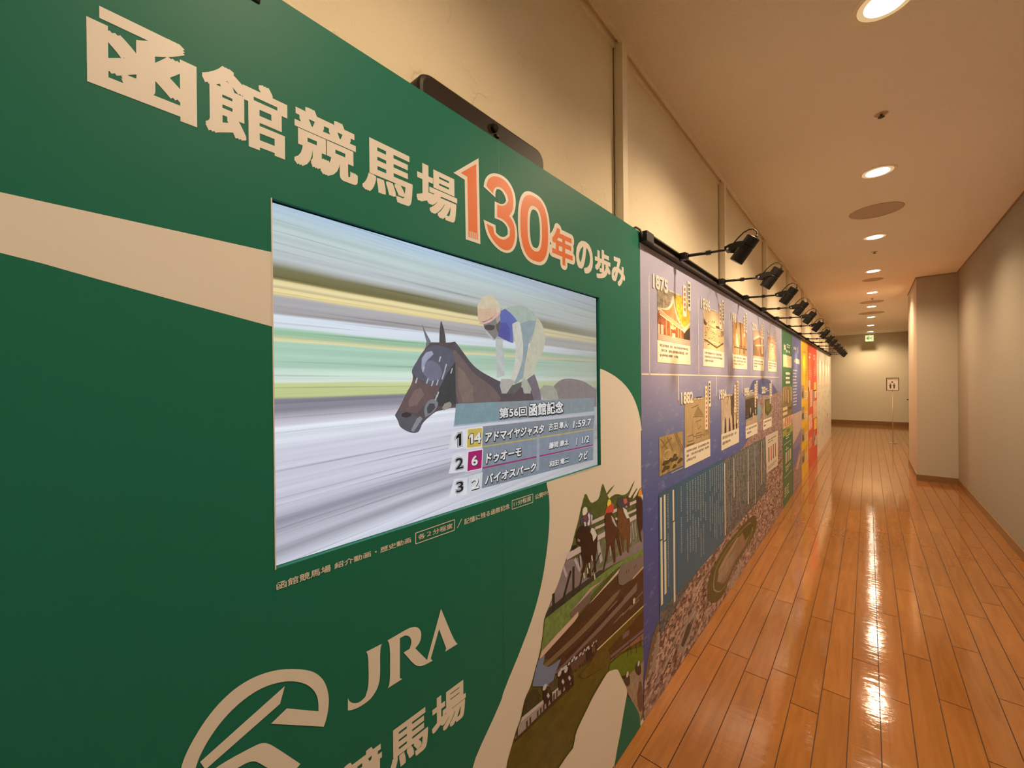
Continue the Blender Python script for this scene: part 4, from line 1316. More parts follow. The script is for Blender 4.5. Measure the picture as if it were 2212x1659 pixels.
# city from the air
c_ = Print(0)
E2 = 5.855
coast = kc(30, 1560, 45, 1520, 110, 1350, 165, 1262, 172, 1420, 300, 1310, 420, 1190, 500, 1110, 590, 1010)
coast = [(1.608, .12), (1.62, .20), (1.70, .34), (1.80, .40), (1.81, .30), (2.05, .36), (2.45, .43), (2.80, .50), (3.06, .585), (3.06, .83), (3.35, .95), (3.60, 1.04), (3.95, 1.10), (4.12, 1.25), (4.16, 1.36), (4.28, 1.44), (4.45, 1.44), (4.62, 1.50), (5.0, 1.56), (E2, 1.46)]
c_.poly(coast + [(E2, .004), (1.608, .004)], CITY, 2)
c_.poly([(3.06, .62), (3.06, .83), (3.35, .95), (3.60, 1.04), (3.95, 1.10), (4.12, 1.25), (4.16, 1.36), (4.28, 1.44), (4.45, 1.44), (4.62, 1.50), (5.0, 1.56), (E2, 1.46), (E2, .86), (4.75, .62)], CITY_FAR, 3)
c_.poly(kb(1500, 520, 1540, 600, 1530, 690, 1500, 790, 1490, 700, 1485, 600), mat((.20, .34, .50), .42, None, 'bay_print', .4), 4)
# mountain
c_.poly(kb(1390, 405, 1395, 340, 1415, 280, 1445, 235, 1500, 232, 1540, 224, 1600, 222, 1645, 240, 1680, 285, 1715, 340, 1745, 395, 1680, 420, 1560, 430, 1480, 400), mat((.07, .10, .30), .42, (12, .3), 'mountain_print', .4), 4)
for a in ((1398, 378, 1430, 368), (1590, 355, 1615, 348)):
    c_.line(*kb(*a), .012, CARD, 5)
# harbour pier at the near corner
c_.poly([(1.62, .20), (1.70, .34), (1.79, .395), (1.80, .36), (1.71, .27), (1.64, .17)], SEPIA_D, 3)
c_.poly([(1.69, .20), (1.78, .33), (1.795, .27), (1.73, .16)], mat((.30, .27, .26), .42, None, 'pier_print', .4), 3)
# stadium and pale blocks among the houses
c_.poly([(2.06, .10), (2.20, .20), (2.36, .23), (2.42, .17), (2.30, .09), (2.15, .05)], mat((.30, .27, .27), .42, None, 'stadium_print', .4), 3)
c_.poly([(2.12, .11), (2.22, .17), (2.32, .19), (2.35, .16), (2.27, .11), (2.16, .08)], mat((.06, .05, .05), .42, None, 'stadium_dark_print', .4), 4)
random.seed(5)
for i in range(46):
    y = random.uniform(1.75, 5.7)
    z = random.uniform(.03, .18 + .07 * (y - 1.7))
    w_, h_ = random.uniform(.03, .12), random.uniform(.008, .022)
    s_ = random.uniform(-.03, .03)
    c_.poly([(y, z), (y + w_, z + s_), (y + w_, z + s_ + h_), (y, z + h_)], random.choice((mat((.42, .36, .36), .42, None, 'pale_block_print', .4), mat((.030, .024, .028), .42, None, 'dark_block_print', .4), mat((.22, .14, .12), .42, None, 'roof_block_print', .4))), 4)
for a in (((1.62, .05), (2.5, .33), (3.4, .42)), ((2.3, .02), (3.0, .20), (3.3, .42)), ((3.9, .05), (4.6, .25), (5.7, .34)), ((3.4, .42), (4.4, .60), (5.6, .78))):
    for p_, q_ in zip(a, a[1:]):
        c_.line(p_, q_, .010, mat((.33, .29, .29), .42, None, 'road_print', .4), 5)
c_.build('city_photo', sea)
# racecourse oval
t = Print(0)
track_o = kc(585, 1330, 580, 1250, 600, 1110, 650, 1010, 720, 890, 830, 750, 920, 650, 975, 600, 1000, 615, 1004, 690, 975, 790, 900, 905, 830, 1015, 765, 1160, 725, 1270, 665, 1345, 620, 1352)
cy_ = sum(p[0] for p in track_o) / len(track_o)
cz_ = sum(p[1] for p in track_o) / len(track_o)
sh = lambda k: [(cy_ + (y - cy_) * k, cz_ + (z - cz_) * k) for y, z in track_o]
t.poly(sh(1.0), mat((.085, .085, .022), .42, (30, .25), 'track_turf_print', .4), 6)
t.poly(sh(.80), mat((.36, .31, .22), .42, None, 'track_line_print', .4), 7)
t.poly(sh(.775), mat((.10, .095, .03), .42, (30, .25), 'infield_ring_print', .4), 8)
t.poly(sh(.62), mat((.24, .17, .12), .42, (30, .25), 'infield_dirt_print', .4), 9)
t.poly(kc(880, 740, 935, 690, 965, 660, 972, 690, 940, 770, 905, 820), mat((.055, .07, .012), .42, None, 'pond_green_print', .4), 10)
t.poly(kc(665, 1170, 680, 1090, 760, 970, 820, 900, 810, 990, 740, 1110, 690, 1175), mat((.30, .24, .20), .42, (20, .2), 'infield_court_print', .4), 10)
t.poly(kc(680, 1060, 830, 800, 850, 790, 720, 1030, 670, 1100), mat((.36, .28, .24), .42, None, 'stand_print', .4), 11)
t.poly(kc(770, 1190, 880, 980, 875, 1040, 850, 1130, 830, 1190, 780, 1240), mat((.34, .29, .29), .42, (40, .4), 'car_park_print', .4), 6)
t.build('racecourse_photo', sea)

# teal text block with the list of years
t = Print(0)
t.rect(1.810, .43, 3.06, 1.048, TEAL, 6)
t.rect(3.06, .445, 4.72, 1.035, CITY_TEAL, 6)
t.poly([(1.81, .432), (1.81, .30), (2.05, .36), (2.44, .432)], CITY_TEAL, 5)
for a in ((1.838, 1.022, .80, .46), (1.889, 1.025, .78, .497), (2.017, 1.025, .85, .40)):
    t.rect(a[0] - .012, a[2] + .004, a[0] + .012, a[1], CARD, 7)
    w_ = .016 if a[0] > 2 else .012
    t.rect(a[0] - w_ + (.01 if a[0] > 2 else 0), a[3], a[0] + w_ + .004, a[2] - .004, CARD, 7)
for y, z1, z0, w_ in ((3.095, 1.006, .462, .020), (3.375, 1.005, .686, .016), (3.895, 1.009, .72, .018), (3.888, .72, .516, .030), (4.185, 1.01, .455, .012), (4.508, 1.01, .574, .020), (4.64, 1.0, .62, .012)):
    t.rect(y - w_ / 2, z0, y + w_ / 2, z1, CARD, 7)
random.seed(9)
y = 1.935
while y < 4.68:
    if not any(abs(y - b) < .03 for b in (2.017, 3.095, 3.375, 3.89, 4.185, 4.508)) and random.random() > .12:
        z = 1.02
        for seg in range(2):
            n_ = random.randint(10, 24)
            for k_ in range(n_):
                if z < .47 + .03 * (y - 1.8):
                    break
                hgt = random.uniform(.006, .010)
                t.rect(y - random.uniform(.006, .010), z - hgt, y + random.uniform(.006, .010), z, TEALT, 7)
                z -= .0125
            z -= random.uniform(.02, .06)
    y += .052
t.build('chronicle_text', sea)

# timeline rule and ticks
t = Print(0)
t.rect(1.612, 1.659, 5.62, 1.668, CARD, 3)
for k in range(5):
    t.rect(1.708 + .782 * k - .005, 1.662, 1.708 + .782 * k + .005, 2.155, CARD, 3)
    if k < 4:
        t.rect(2.118 + .782 * k - .005, 1.52, 2.118 + .782 * k + .005, 1.662, CARD, 3)
        t.disc(2.112 + .782 * k, 1.512, .008, .006, RED_T, 4, 12)
t.build('timeline_rule', sea)

# ------------ dated cards
def card(y0, y1, zt, zm, zb, year, yr, name, pic, rows, strips, tx=GREY_T):
    c = Print(0)
    c.rect(y0 - .006, zb, y1 + .006, zm, CARD, 5)
    c.marks(y0 + .03, zb + (zm - zb) * (.22 if rows > 1 else .5), y1 - .03, zm - .012, rows, tx, 6, random.uniform(.3, .8))
    pic(c, y0, zm, y1, zt)
    c.text(year, *yr, CARD, 12, .045)
    c.marks(yr[2] + .03, yr[1] + .012, yr[2] + .19, yr[1] + .030, 1, CARD, 12, 1)
    for (sy, sz0, sz1, col) in strips:
        c.rect(sy, sz0, sy + .058, sz1, CARD, 11)
        z = sz1 - .015
        while z > sz0 + .025:
            c.rect(sy + .017, z - .017, sy + .042, z, col, 12)
            z -= .024 if col is not RED_T else .030
    c.build(name, sea)

def warp(y0, z0, y1, z1):
    return lambda *a: [(y0 + (y1 - y0) * a[i], z0 + (z1 - z0) * a[i + 1]) for i in range(0, len(a), 2)]

M = lambda r, g_, b, n=None, nm='picture_print': mat((r, g_, b), .42, n, nm, .4)

def pic_shrine(c, y0, z0, y1, z1):
    c.rect(y0, z0, y1, z1, M(.30, .26, .20, (40, .7)), 5)
    w = warp(y0, z0, y1, z1)
    c.poly(w(.5, 1, 1, 1, 1, .32, .72, .36, .55, .7), M(.60, .42, .04, (38, .6)), 6)
    c.poly(w(0, .60, .22, .62, .36, .72, .43, .92, .47, .92, .50, .70, .62, .48, .80, .38, .80, .34, .55, .40, .25, .50, 0, .56), M(.62, .56, .44), 7)
    c.poly(w(.10, .585, .28, .60, .40, .70, .45, .80, .49, .66, .58, .47, .70, .385, .45, .42, .2, .53), M(.62, .20, .10, (30, .3)), 8)
    for i in range(5):
        c.line(*w(.02 + .01 * i, .56 - .018 * i, .80, .335 - .014 * i), .009, (M(.68, .60, .44), M(.45, .14, .07))[i % 2], 9)
    c.poly(w(0, .50, .78, .27, .78, .10, 0, .12), M(.30, .10, .05, (40, .5)), 6)
    for x_ in (.22, .34, .58, .66):
        c.rect(*w(x_, .10)[0], *w(x_ + .035, .44)[0], M(.66, .28, .14), 8)
    c.poly(w(.72, .30, 1, .52, 1, .46, .80, .24), M(.66, .60, .48), 9)
    c.poly(w(.78, .12, .78, .24, 1, .40, 1, .12), M(.055, .045, .035, (40, .4)), 8)
    c.poly(w(.36, .42, .42, .30, .50, .26, .58, .42, .55, .42, .50, .31, .43, .36, .39, .44), M(.75, .60, .22), 9)
    c.rect(*w(.36, .26)[0], *w(.46, .33)[0], M(.66, .62, .50), 9)
    c.rect(*w(.40, .10)[0], *w(.50, .19)[0], M(.74, .66, .50), 9)
    c.rect(*w(0, .12)[0], *w(.16, .30)[0], M(.55, .48, .40), 8)
    c.rect(*w(.06, .12)[0], *w(.08, .34)[0], M(.15, .08, .05), 9)
    c.rect(*w(0, 0)[0], *w(1, .12)[0], M(.42, .35, .31), 7)
    for i in range(3):
        c.rect(*w(0, .02 + .035 * i)[0], *w(1, .03 + .035 * i)[0], M(.60, .48, .42), 8)

def pic_drawing(c, y0, z0, y1, z1):
    c.rect(y0, z0, y1, z1, M(.58, .46, .30, (8, .15)), 5)
    w = warp(y0, z0, y1, z1)
    d = M(.10, .075, .04)
    c.poly(w(.02, .72, .10, .66, .16, .58, .10, .56, .02, .60), d, 6)
    c.poly(w(.50, .76, .53, .70, .50, .68, .47, .70), d, 6)
    c.poly(w(.58, .64, .78, .64, .78, .57, .58, .58), d, 6)
    c.poly(w(.26, .60, .56, .57, .56, .54, .28, .55), M(.34, .26, .14), 6)
    c.poly(w(.84, .54, .98, .56, 1, .44, .90, .40, .82, .42), M(.22, .17, .09), 6)
    for i in range(9):
        c.line(*w(.05, .52 - .03 * i, .95, .47 - .035 * i), .004, M(.36, .28, .16), 6)
    for a in ((.03, .22, .28, .17), (.28, .17, .62, .08), (.62, .08, .98, .24)):
        c.line(*w(*a), .012, d, 7)
    random.seed(21)
    for i in range(60):
        x_, z_ = random.random() * .94, random.uniform(.1, .72)
        c.line(*w(x_, z_, x_ + random.uniform(.02, .07), z_ + random.uniform(-.02, .02)), .004, d, 7)

def pic_stand(c, y0, z0, y1, z1):
    c.rect(y0, z0, y1, z1, M(.50, .30, .16, (25, .4)), 5)
    w = warp(y0, z0, y1, z1)
    c.poly(w(.46, 1, .56, 1, .66, .2, .50, .2), M(.16, .09, .05, (40, .4)), 6)
    c.poly(w(.22, .62, .30, .62, .42, .24, .18, .24), M(.74, .64, .40), 6)
    c.poly(w(.30, .70, .44, .72, .46, .44, .30, .5), M(.62, .28, .16), 6)
    for x_ in (.12, .2, .34, .44, .7, .8):
        c.rect(*w(x_, .05)[0], *w(x_ + .05, .32)[0], M(.45, .36, .28) if x_ < .4 else M(.12, .09, .07), 7)
    c.rect(*w(.1, .20)[0], *w(1, .24)[0], M(.15, .10, .06), 8)
    c.poly(w(.6, 1, 1, 1, 1, .7, .7, .75), M(.42, .26, .12), 6)

def pic_building(c, y0, z0, y1, z1):
    c.rect(y0, z0, y1, z1, M(.56, .42, .34), 5)
    w = warp(y0, z0, y1, z1)
    c.poly(w(0, .66, .55, .84, 1, .84, 1, .80, .55, .78, .02, .60), M(.70, .58, .44), 6)
    c.poly(w(0, .58, .55, .76, 1, .78, 1, .10, 0, .08), M(.28, .17, .10, (40, .4)), 6)
    c.poly(w(.2, .46, 1, .56, 1, .50, .2, .42), M(.62, .50, .38), 7)
    c.poly(w(.78, .82, .90, .84, .90, .20, .78, .20), M(.66, .52, .40), 8)
    c.poly(w(0, .45, .3, .40, .5, .25, .5, .1, 0, .1), M(.18, .12, .08, (60, .5)), 8)

def pic_crowd(c, y0, z0, y1, z1):
    c.rect(y0, z0, y1, z1, M(.62, .38, .28, (45, .6)), 5)
    w = warp(y0, z0, y1, z1)
    c.poly(w(.25, .9, .7, .95, .8, .3, .2, .35), M(.66, .42, .34, (60, .5)), 6)
    for i in range(5):
        c.rect(*w(.1, .08 + .06 * i)[0], *w(.85, .105 + .06 * i)[0], M(.74, .66, .40), 7)
    for i in range(14):
        random.seed(i)
        x_, z_ = random.random() * .8, random.uniform(.35, .9)
        c.rect(*w(x_, z_)[0], *w(x_ + .14, z_ + .03)[0], random.choice((M(.55, .16, .14), M(.74, .66, .5), M(.24, .14, .1))), 7)

def pic_plan(c, y0, z0, y1, z1):
    c.rect(y0, z0, y1, z1, M(.40, .31, .18, (12, .12)), 5)
    c.rect(y0 + .03, z0 + .012, y1 - .05, z1 - .015, M(.43, .34, .20, (30, .12)), 6)
    w = warp(y0, z0, y1, z1)
    ln = M(.20, .15, .08)
    for a in ((.25, .80, .52, .84), (.50, .80, .34, .63), (.50, .80, .70, .60), (.30, .60, .72, .57), (.36, .62, .70, .62), (.28, .54, .28, .2), (.4, .48, .62, .5), (.45, .45, .5, .3), (.5, .3, .62, .36), (.3, .18, .86, .14)):
        c.line(*w(*a), .006, ln, 7)
    c.poly(w(.36, .62, .50, .79, .69, .60), M(.28, .21, .12), 7)
    c.poly(w(.70, .26, .95, .32, .97, .12, .72, .10), M(.32, .25, .14, (40, .4)), 7)
    c.frame(w(.10, .10, .30, .10, .30, .22, .10, .22), .006, ln, 7)
    c.frame(w(.42, .12, .62, .12, .62, .22, .42, .22), .006, ln, 7)
    c.rect(*w(.42, .965)[0], *w(.66, 1.02)[0], M(.06, .05, .05), 8)
    c.rect(*w(.06, .02)[0], *w(.34, .05)[0], M(.16, .12, .07), 8)

def pic_mono(c, y0, z0, y1, z1):
    c.rect(y0, z0, y1, z1, M(.50, .42, .34, (10, .3)), 5)
    w = warp(y0, z0, y1, z1)
    dk = M(.03, .024, .02)
    c.poly(w(.5, 1, 1, 1, 1, .1, .55, .05), M(.09, .07, .06, (30, .6)), 6)
    for i, x_ in enumerate((.05, .16, .28, .40, .52, .62, .72, .82, .9)):
        zt_ = .38 + .12 * ((i * 7) % 5) / 5
        c.poly(w(x_, 0, x_ + .02, zt_ * .8, x_ + .04, zt_, x_ + .07, zt_ * .8, x_ + .09, 0), dk if i % 2 else M(.62, .54, .44), 7)
    for x_, z_ in ((.7, .62), (.78, .55), (.86, .6)):
        c.rect(*w(x_, .15)[0], *w(x_ + .04, z_)[0], M(.6, .5, .4), 8)
    c.line(*w(.0, .9, .5, .97), .008, M(.2, .16, .12), 7)
    c.line(*w(.3, .75, .42, .95), .012, M(.2, .16, .12), 7)

def pic_arena(c, y0, z0, y1, z1):
    c.rect(y0, z0, y1, z1, M(.30, .30, .30), 5)
    w = warp(y0, z0, y1, z1)
    c.poly(w(0, .80, .6, .86, 1, .80, 1, .25, 0, .2), M(.05, .045, .035, (40, .5)), 6)
    c.poly(w(0, .84, .7, .90, 1, .86, 1, .80, .5, .82, 0, .78), M(.20, .17, .10), 7)
    c.poly(w(0, 0, 1, 0, 1, .2, .7, .26, .5, .12, .2, .16, 0, .1), M(.46, .36, .28), 7)
    for i in range(10):
        random.seed(i + 40)
        x_ = random.random() * .9
        c.rect(*w(x_, .2 + .2 * random.random())[0], *w(x_ + .07, .26 + .3 * random.random())[0], random.choice((M(.6, .52, .44), M(.02, .02, .02))), 8)

def pic_track(c, y0, z0, y1, z1):
    c.rect(y0, z0, y1, z1, M(.30, .27, .25, (20, .3)), 5)
    w = warp(y0, z0, y1, z1)
    c.poly(w(.2, .85, .4, .95, .95, .9, 1, .3, .5, .1, .2, .3), M(.07, .10, .03, (30, .3)), 6)
    c.poly(w(.36, .72, .5, .8, .8, .75, .84, .4, .55, .28, .38, .4), M(.16, .15, .06), 7)
    c.poly(w(0, .0, .18, .12, .20, .6, .06, .5), M(.50, .32, .20), 7)
    c.rect(*w(.1, .86)[0], *w(.9, .93)[0], M(.28, .29, .31), 8)

TOPZ, MID, BOT = 2.124, 1.842, 1.726
pics = (pic_shrine, pic_drawing, pic_stand, pic_building, pic_crowd)
years = ('1875', '1896', '1981', '2009', '2010')
for k in range(5):
    d = .779 * k
    y0, y1 = 1.813 + d, 2.322 + d
    if k == 4:
        y0, y1 = 4.915, 5.442
    card(y0, y1, TOPZ, MID, BOT, years[k], (1.753 + d + (.01 if k else 0), 2.102, 1.958 + d + (.01 if k else 0), 2.176), 'dated_card', pics[k], 3,
         [(2.201 + d * .995, 2.010, 2.195, RED_T), (2.279 + d * .995, 2.055, 2.232, DARK_P)])
pics = (pic_plan, pic_mono, pic_arena, pic_track)
years = ('1882', '1954', '1995', '2021')
for k in range(4):
    d = .7935 * k
    y0, y1 = (2.215, 2.722) if k == 0 else ((3.015, 3.548) if k == 1 else ((3.808, 4.312) if k == 2 else (4.605, 5.09)))
    card(y0, y1, 1.521 if k < 3 else 1.46, 1.232 if k < 2 else 1.220, 1.112, years[k], (2.154 + d, 1.493, 2.366 + d, 1.563), 'dated_card', pics[k], 3 if k == 0 else 2,
         [(2.612 + d * .995, 1.302 if k == 0 else 1.37, 1.593, RED_T), (2.690 + d * .995, 1.451 if k != 1 else 1.28, 1.627, DARK_P)])
t = Print(0)
t.rect(1.822, 1.134, 2.178, 1.337, M(.34, .26, .13, (16, .4)), 5)
w = warp(1.822, 1.134, 2.178, 1.337)
ln = M(.07, .06, .03, (50, .4))
random.seed(14)
for i in range(16):
    x_, z_ = random.random() * .8, random.uniform(.0, .36)
    t.poly(w(x_, z_, x_ + .08, z_ + .10, x_ + .18, z_ + .08, x_ + .2, z_ + .02, x_ + .1, z_ - .01 if z_ > .02 else z_), ln, 6)
for a in ((.05, .95, .35, .6), (.62, 1, .95, .45), (.70, 1, 1, .5), (.1, .7, .5, .9), (.3, .95, .55, .55)):
    t.line(*w(*a), .010, M(.20, .15, .07), 6)
c0_ = w(.32, .48)[0]
ov = oval(c0_, .055, .026, 2)
t.frame(ov, .006, M(.55, .46, .28), 7)
t.rect(1.99, 1.118, 2.178, 1.126, TEALT, 5)
t.build('old_map_print', sea)
t = Print(0)
t.poly(kb(1590, 945, 1745, 870, 1745, 1310, 1605, 1410), mat((.62, .58, .54), .42, None, 'ranking_print', .4), 8)
t.marks(4.85, .94, 5.38, .99, 2, GREY_T, 9, .6)
for k in range(4):
    t.rect(4.87 + .14 * k, .74, 4.94 + .14 * k, .90, (GREY_T, RED_T, GREY_T, RED_T)[k], 9)
t.marks(4.85, .66, 5.36, .70, 2, GREY_T, 9, .8)
t.build('ranking_table_print', sea)

# ------------ narrow coloured panels
NP = 'narrow printed panels past the timeline'
gp = panel('history_panel', 5.86, 6.79, mat((.025, .155, .075), .38, None, 'green_panel_print', .45), 'narrow dark green printed panel right after the wide sea panel', NP)
t = Print(0)
WP = CARD
t.text('知', 6.02, 2.02, 6.20, 2.10, WP, 3, .02)
t.marks(6.30, 2.06, 6.62, 2.12, 2, WP, 3, .8, .6, .06)
t.marks(6.22, 1.985, 6.6, 2.04, 1, WP, 3, 1, .7, .07)
t.rect(5.96, 1.80, 6.72, 1.96, M(.72, .62, .40, (18, .3)), 3)
for i, z in enumerate((1.72, 1.66, 1.60)):
    t.rect(6.16, z - .018, 6.56 - .04 * (i % 2), z + .012, WP, 3)
t.rect(5.875, 1.14, 6.775, 1.545, M(.20, .16, .08, (10, .6)), 3)
w = warp(5.875, 1.14, 6.775, 1.545)
for a, m_ in (((.1, .55, .14, .95), M(.62, .44, .30)), ((.28, .5, .33, .9), M(.56, .42, .30)), ((.52, .45, .60, .88), M(.66, .30, .22)), ((.42, .6, .46, .98), M(.24, .18, .1)), ((.8, .5, .95, .98), M(.34, .36, .10))):
    t.rect(*w(*a[:2])[0], *w(*a[2:])[0], m_, 4)
for z in (.08, .24):
    t.rect(*w(.02, z)[0], *w(.45, z + .1)[0], M(.62, .54, .30), 4)
t.rect(*w(.55, .2)[0], *w(.98, .3)[0], M(.10, .07, .04), 4)
t.rect(5.875, 1.0, 6.775, 1.14, M(.62, .40, .28, (12, .5)), 3)
for x_ in (6.1, 6.25, 6.42, 6.58):
    t.rect(x_, 1.02, x_ + .06, 1.13, M(.42, .16, .12), 4)
t.poly([(5.875, .90), (6.775, .90), (6.775, 1.02), (6.4, 1.0), (5.875, .98)], M(.30, .36, .08), 5)
t.rect(6.2, .925, 6.5, .975, M(.10, .20, .08), 6)
t.marks(6.15, .84, 6.55, .90, 2, WP, 3, .6, .5, .05)
t.rect(6.0, .79, 6.62, .796, WP, 3)
t.marks(6.1, .70, 6.6, .75, 2, WP, 3, .6, .6, .07)
for k, m_ in enumerate((M(.46, .46, .34), M(.40, .42, .32), M(.62, .40, .30))):
    t.rect(6.08 + .19 * k, .53, 6.22 + .19 * k, .68, m_, 4)
t.marks(6.1, .42, 6.55, .50, 3, WP, 3, .6, .5, .05)
t.rect(6.0, .36, 6.66, .365, WP, 3)
t.marks(6.0, .10, 6.45, .24, 4, M(.48, .46, .36), 3, .8, .7, .2)
t.build('printed_pictures', gp)

bp_ = panel('history_panel', 6.79, 7.81, mat((.115, .15, .42), .38, None, 'violet_blue_print', .45), 'narrow violet blue printed panel between the green and the yellow panels', NP)
t = Print(0)
t.marks(6.95, 2.06, 7.25, 2.13, 1, WP, 3, 1, .8, .1)
t.rect(7.4, 2.04, 7.46, 2.14, WP, 3)
t.rect(7.15, 1.88, 7.62, 1.95, M(.72, .62, .52), 3)
t.marks(6.92, 1.88, 7.12, 1.94, 1, WP, 3, 1, .8, .08)
for i in range(12):
    z = 1.77 - .046 * i
    t.marks(6.86, z - .011, 7.30 - .03 * (i % 4), z + .011, 1, WP, 3, 1, .9, .05)
t.rect(6.80, .62, 7.80, 1.135, M(.52, .42, .40, (2, .1)), 3)
t.poly([(6.80, .62), (7.80, .62), (7.80, .86), (7.3, .76), (6.80, .70)], M(.22, .20, .38), 4)
t.poly([(6.80, .02), (7.80, .02), (7.80, .72), (7.45, .52), (7.1, .40), (6.80, .36)], CITY_FAR, 5)
t.poly([(7.1, .30), (7.5, .46), (7.7, .44), (7.3, .26)], M(.50, .38, .36), 6)
t.build('printed_pictures', bp_)

yp = panel('history_panel', 7.81, 8.78, mat((.76, .47, .02), .38, None, 'yellow_print', .45), 'narrow yellow printed panel beside the narrow violet blue one', NP)
t = Print(0)
t.marks(8.0, 2.04, 8.5, 2.12, 2, M(.55, .33, .05), 3, .7, .7, .1)
t.marks(7.95, 1.66, 8.55, 1.82, 5, M(.52, .32, .04), 3, .7, .55, .08)
for i, z in enumerate((1.42, 1.06, .70, .34)):
    t.rect(7.84, z - .10, 8.22, z + .12, M(.38, .28, .16, (14, .6)), 3)
    t.rect(7.90, z - .08, 8.10, z + .02, M(.10, .06, .04, (30, .5)), 4)
    t.rect(8.28, z - .13, 8.70, z + .02, M(.70, .56, .36), 3)
    t.marks(8.32, z + .03, 8.62, z + .15, 5, M(.50, .30, .04), 3, .8, .5, .07)
    t.marks(8.32, z - .11, 8.62, z, 3, GREY_T, 4, .8, .4, .06)
t.build('printed_pictures', yp)

rp1 = panel('history_panel', 8.78, 9.62, mat((.66, .085, .03), .38, None, 'red_print', .45), 'narrow red printed panel beside the yellow one', NP)
t = Print(0)
t.marks(8.95, 2.02, 9.4, 2.14, 2, M(.74, .42, .28), 3, .7, .8, .15)
t.marks(8.95, 1.64, 9.45, 1.82, 5, M(.74, .38, .22), 3, .7, .5, .1)
t.rect(8.86, 1.42, 9.2, 1.62, M(.72, .48, .36, (14, .5)), 3)
t.rect(9.12, 1.12, 9.55, 1.44, M(.74, .48, .34), 3)
t.marks(9.16, 1.14, 9.5, 1.42, 7, M(.5, .2, .12), 4, .8, .3, .1)
t.rect(8.80, 1.06, 8.95, 1.5, M(.42, .16, .07, (14, .5)), 3)
t.rect(8.86, .70, 9.5, .98, M(.72, .44, .30, (9, .5)), 3)
t.rect(8.86, .36, 9.4, .55, M(.62, .26, .16, (9, .5)), 3)
t.build('printed_pictures', rp1)
rp2 = panel('history_panel', 9.62, 10.50, mat((.64, .065, .04), .38, None, 'crimson_print', .45), 'narrow crimson printed panel beside the white panels', NP)
t = Print(0)
t.marks(9.8, 2.02, 10.2, 2.14, 2, M(.74, .42, .36), 3, .7, .8, .15)
t.marks(9.8, 1.66, 10.3, 1.90, 6, M(.74, .36, .26), 3, .7, .5, .1)
t.rect(9.85, 1.40, 10.3, 1.58, M(.74, .50, .08), 3)
t.rect(9.70, 1.20, 10.0, 1.42, M(.30, .26, .26), 3)
t.rect(10.02, 1.26, 10.35, 1.42, M(.74, .62, .34), 3)
t.rect(9.70, .86, 10.46, 1.20, M(.70, .42, .26, (9, .4)), 3)
t.rect(9.85, .62, 10.4, .84, M(.74, .56, .12, (9, .5)), 3)
t.rect(9.70, .40, 10.0, .60, M(.34, .30, .30, (9, .5)), 3)
t.rect(9.9, .28, 10.45, .48, M(.62, .46, .38, (9, .5)), 3)
t.build('printed_pictures', rp2)

WPN = mat((.74, .70, .58), .30, None, 'white_panel_print', .5)
wl = ('first white printed panel, next to the crimson one', 'second white printed panel after the crimson one', 'third white printed panel after the crimson one',
      'fourth white printed panel after the crimson one', 'last white printed panel, at the far end of the rail')
PASTEL = (M(.58, .58, .66), M(.66, .62, .40), M(.50, .58, .46), M(.68, .52, .46), M(.56, .50, .38))
for k in range(5):
    y0 = 10.50 + .86 * k
    e = panel('history_panel', y0, y0 + .86, WPN, wl[k], NP)
    t = Print(0)
    random.seed(60 + k)
    t.marks(y0 + .1, 1.98, y0 + .7, 2.06, 2, M(.52, .46, .36), 3, .7, .5, .08)
    for i in range(8):
        z = random.uniform(.25, 1.35)
        y = y0 + random.uniform(.05, .55)
        t.rect(y, z, y + random.uniform(.12, .28), z + random.uniform(.05, .13), random.choice(PASTEL), 3 + i % 3)
    t.marks(y0 + .1, 1.40, y0 + .75, 1.52, 4, M(.56, .50, .40), 3, .7, .4, .07)
    t.build('printed_pictures', e)

# ================================================================ FAR END
sg = empty('arrow_sign', (.86, 18.75, CZ), 'lit white sign with a green left arrow hanging under the ceiling at the far end', 'exit sign')
bm = bmesh.new()
bx(bm, -.112, .112, -.02, .02, -.300, -.085, .012)
sbx = from_bm('sign_box', bm, glow(lin(238, 236, 170), 1.0, 'lit_sign_face'), sg)
bm = bmesh.new()
bx(bm, -.012, .012, -.008, .008, -.08, 0)
from_bm('hanger', bm, CREAM, sg)
bm = bmesh.new()
def xz(pts, y):
    f_ = bm.faces.new([bm.verts.new((x_, y, z_)) for x_, z_ in pts])
ac = -.190
xz([(-.084, ac), (-.022, ac + .060), (.002, ac + .060), (-.036, ac + .014), (.076, ac + .014), (.076, ac - .014), (-.036, ac - .014), (.002, ac - .060), (-.022, ac - .060)], -.0225)
for i in range(5):
    xz([(.034 + .010 * i, ac - .064), (.041 + .010 * i, ac - .064), (.041 + .010 * i, ac - .050), (.034 + .010 * i, ac - .050)], -.0225)
bmesh.ops.recalc_face_normals(bm, faces=bm.faces)
from_bm('arrow', bm, glow(lin(60, 150, 60), 1.0, 'green_arrow'), sbx)

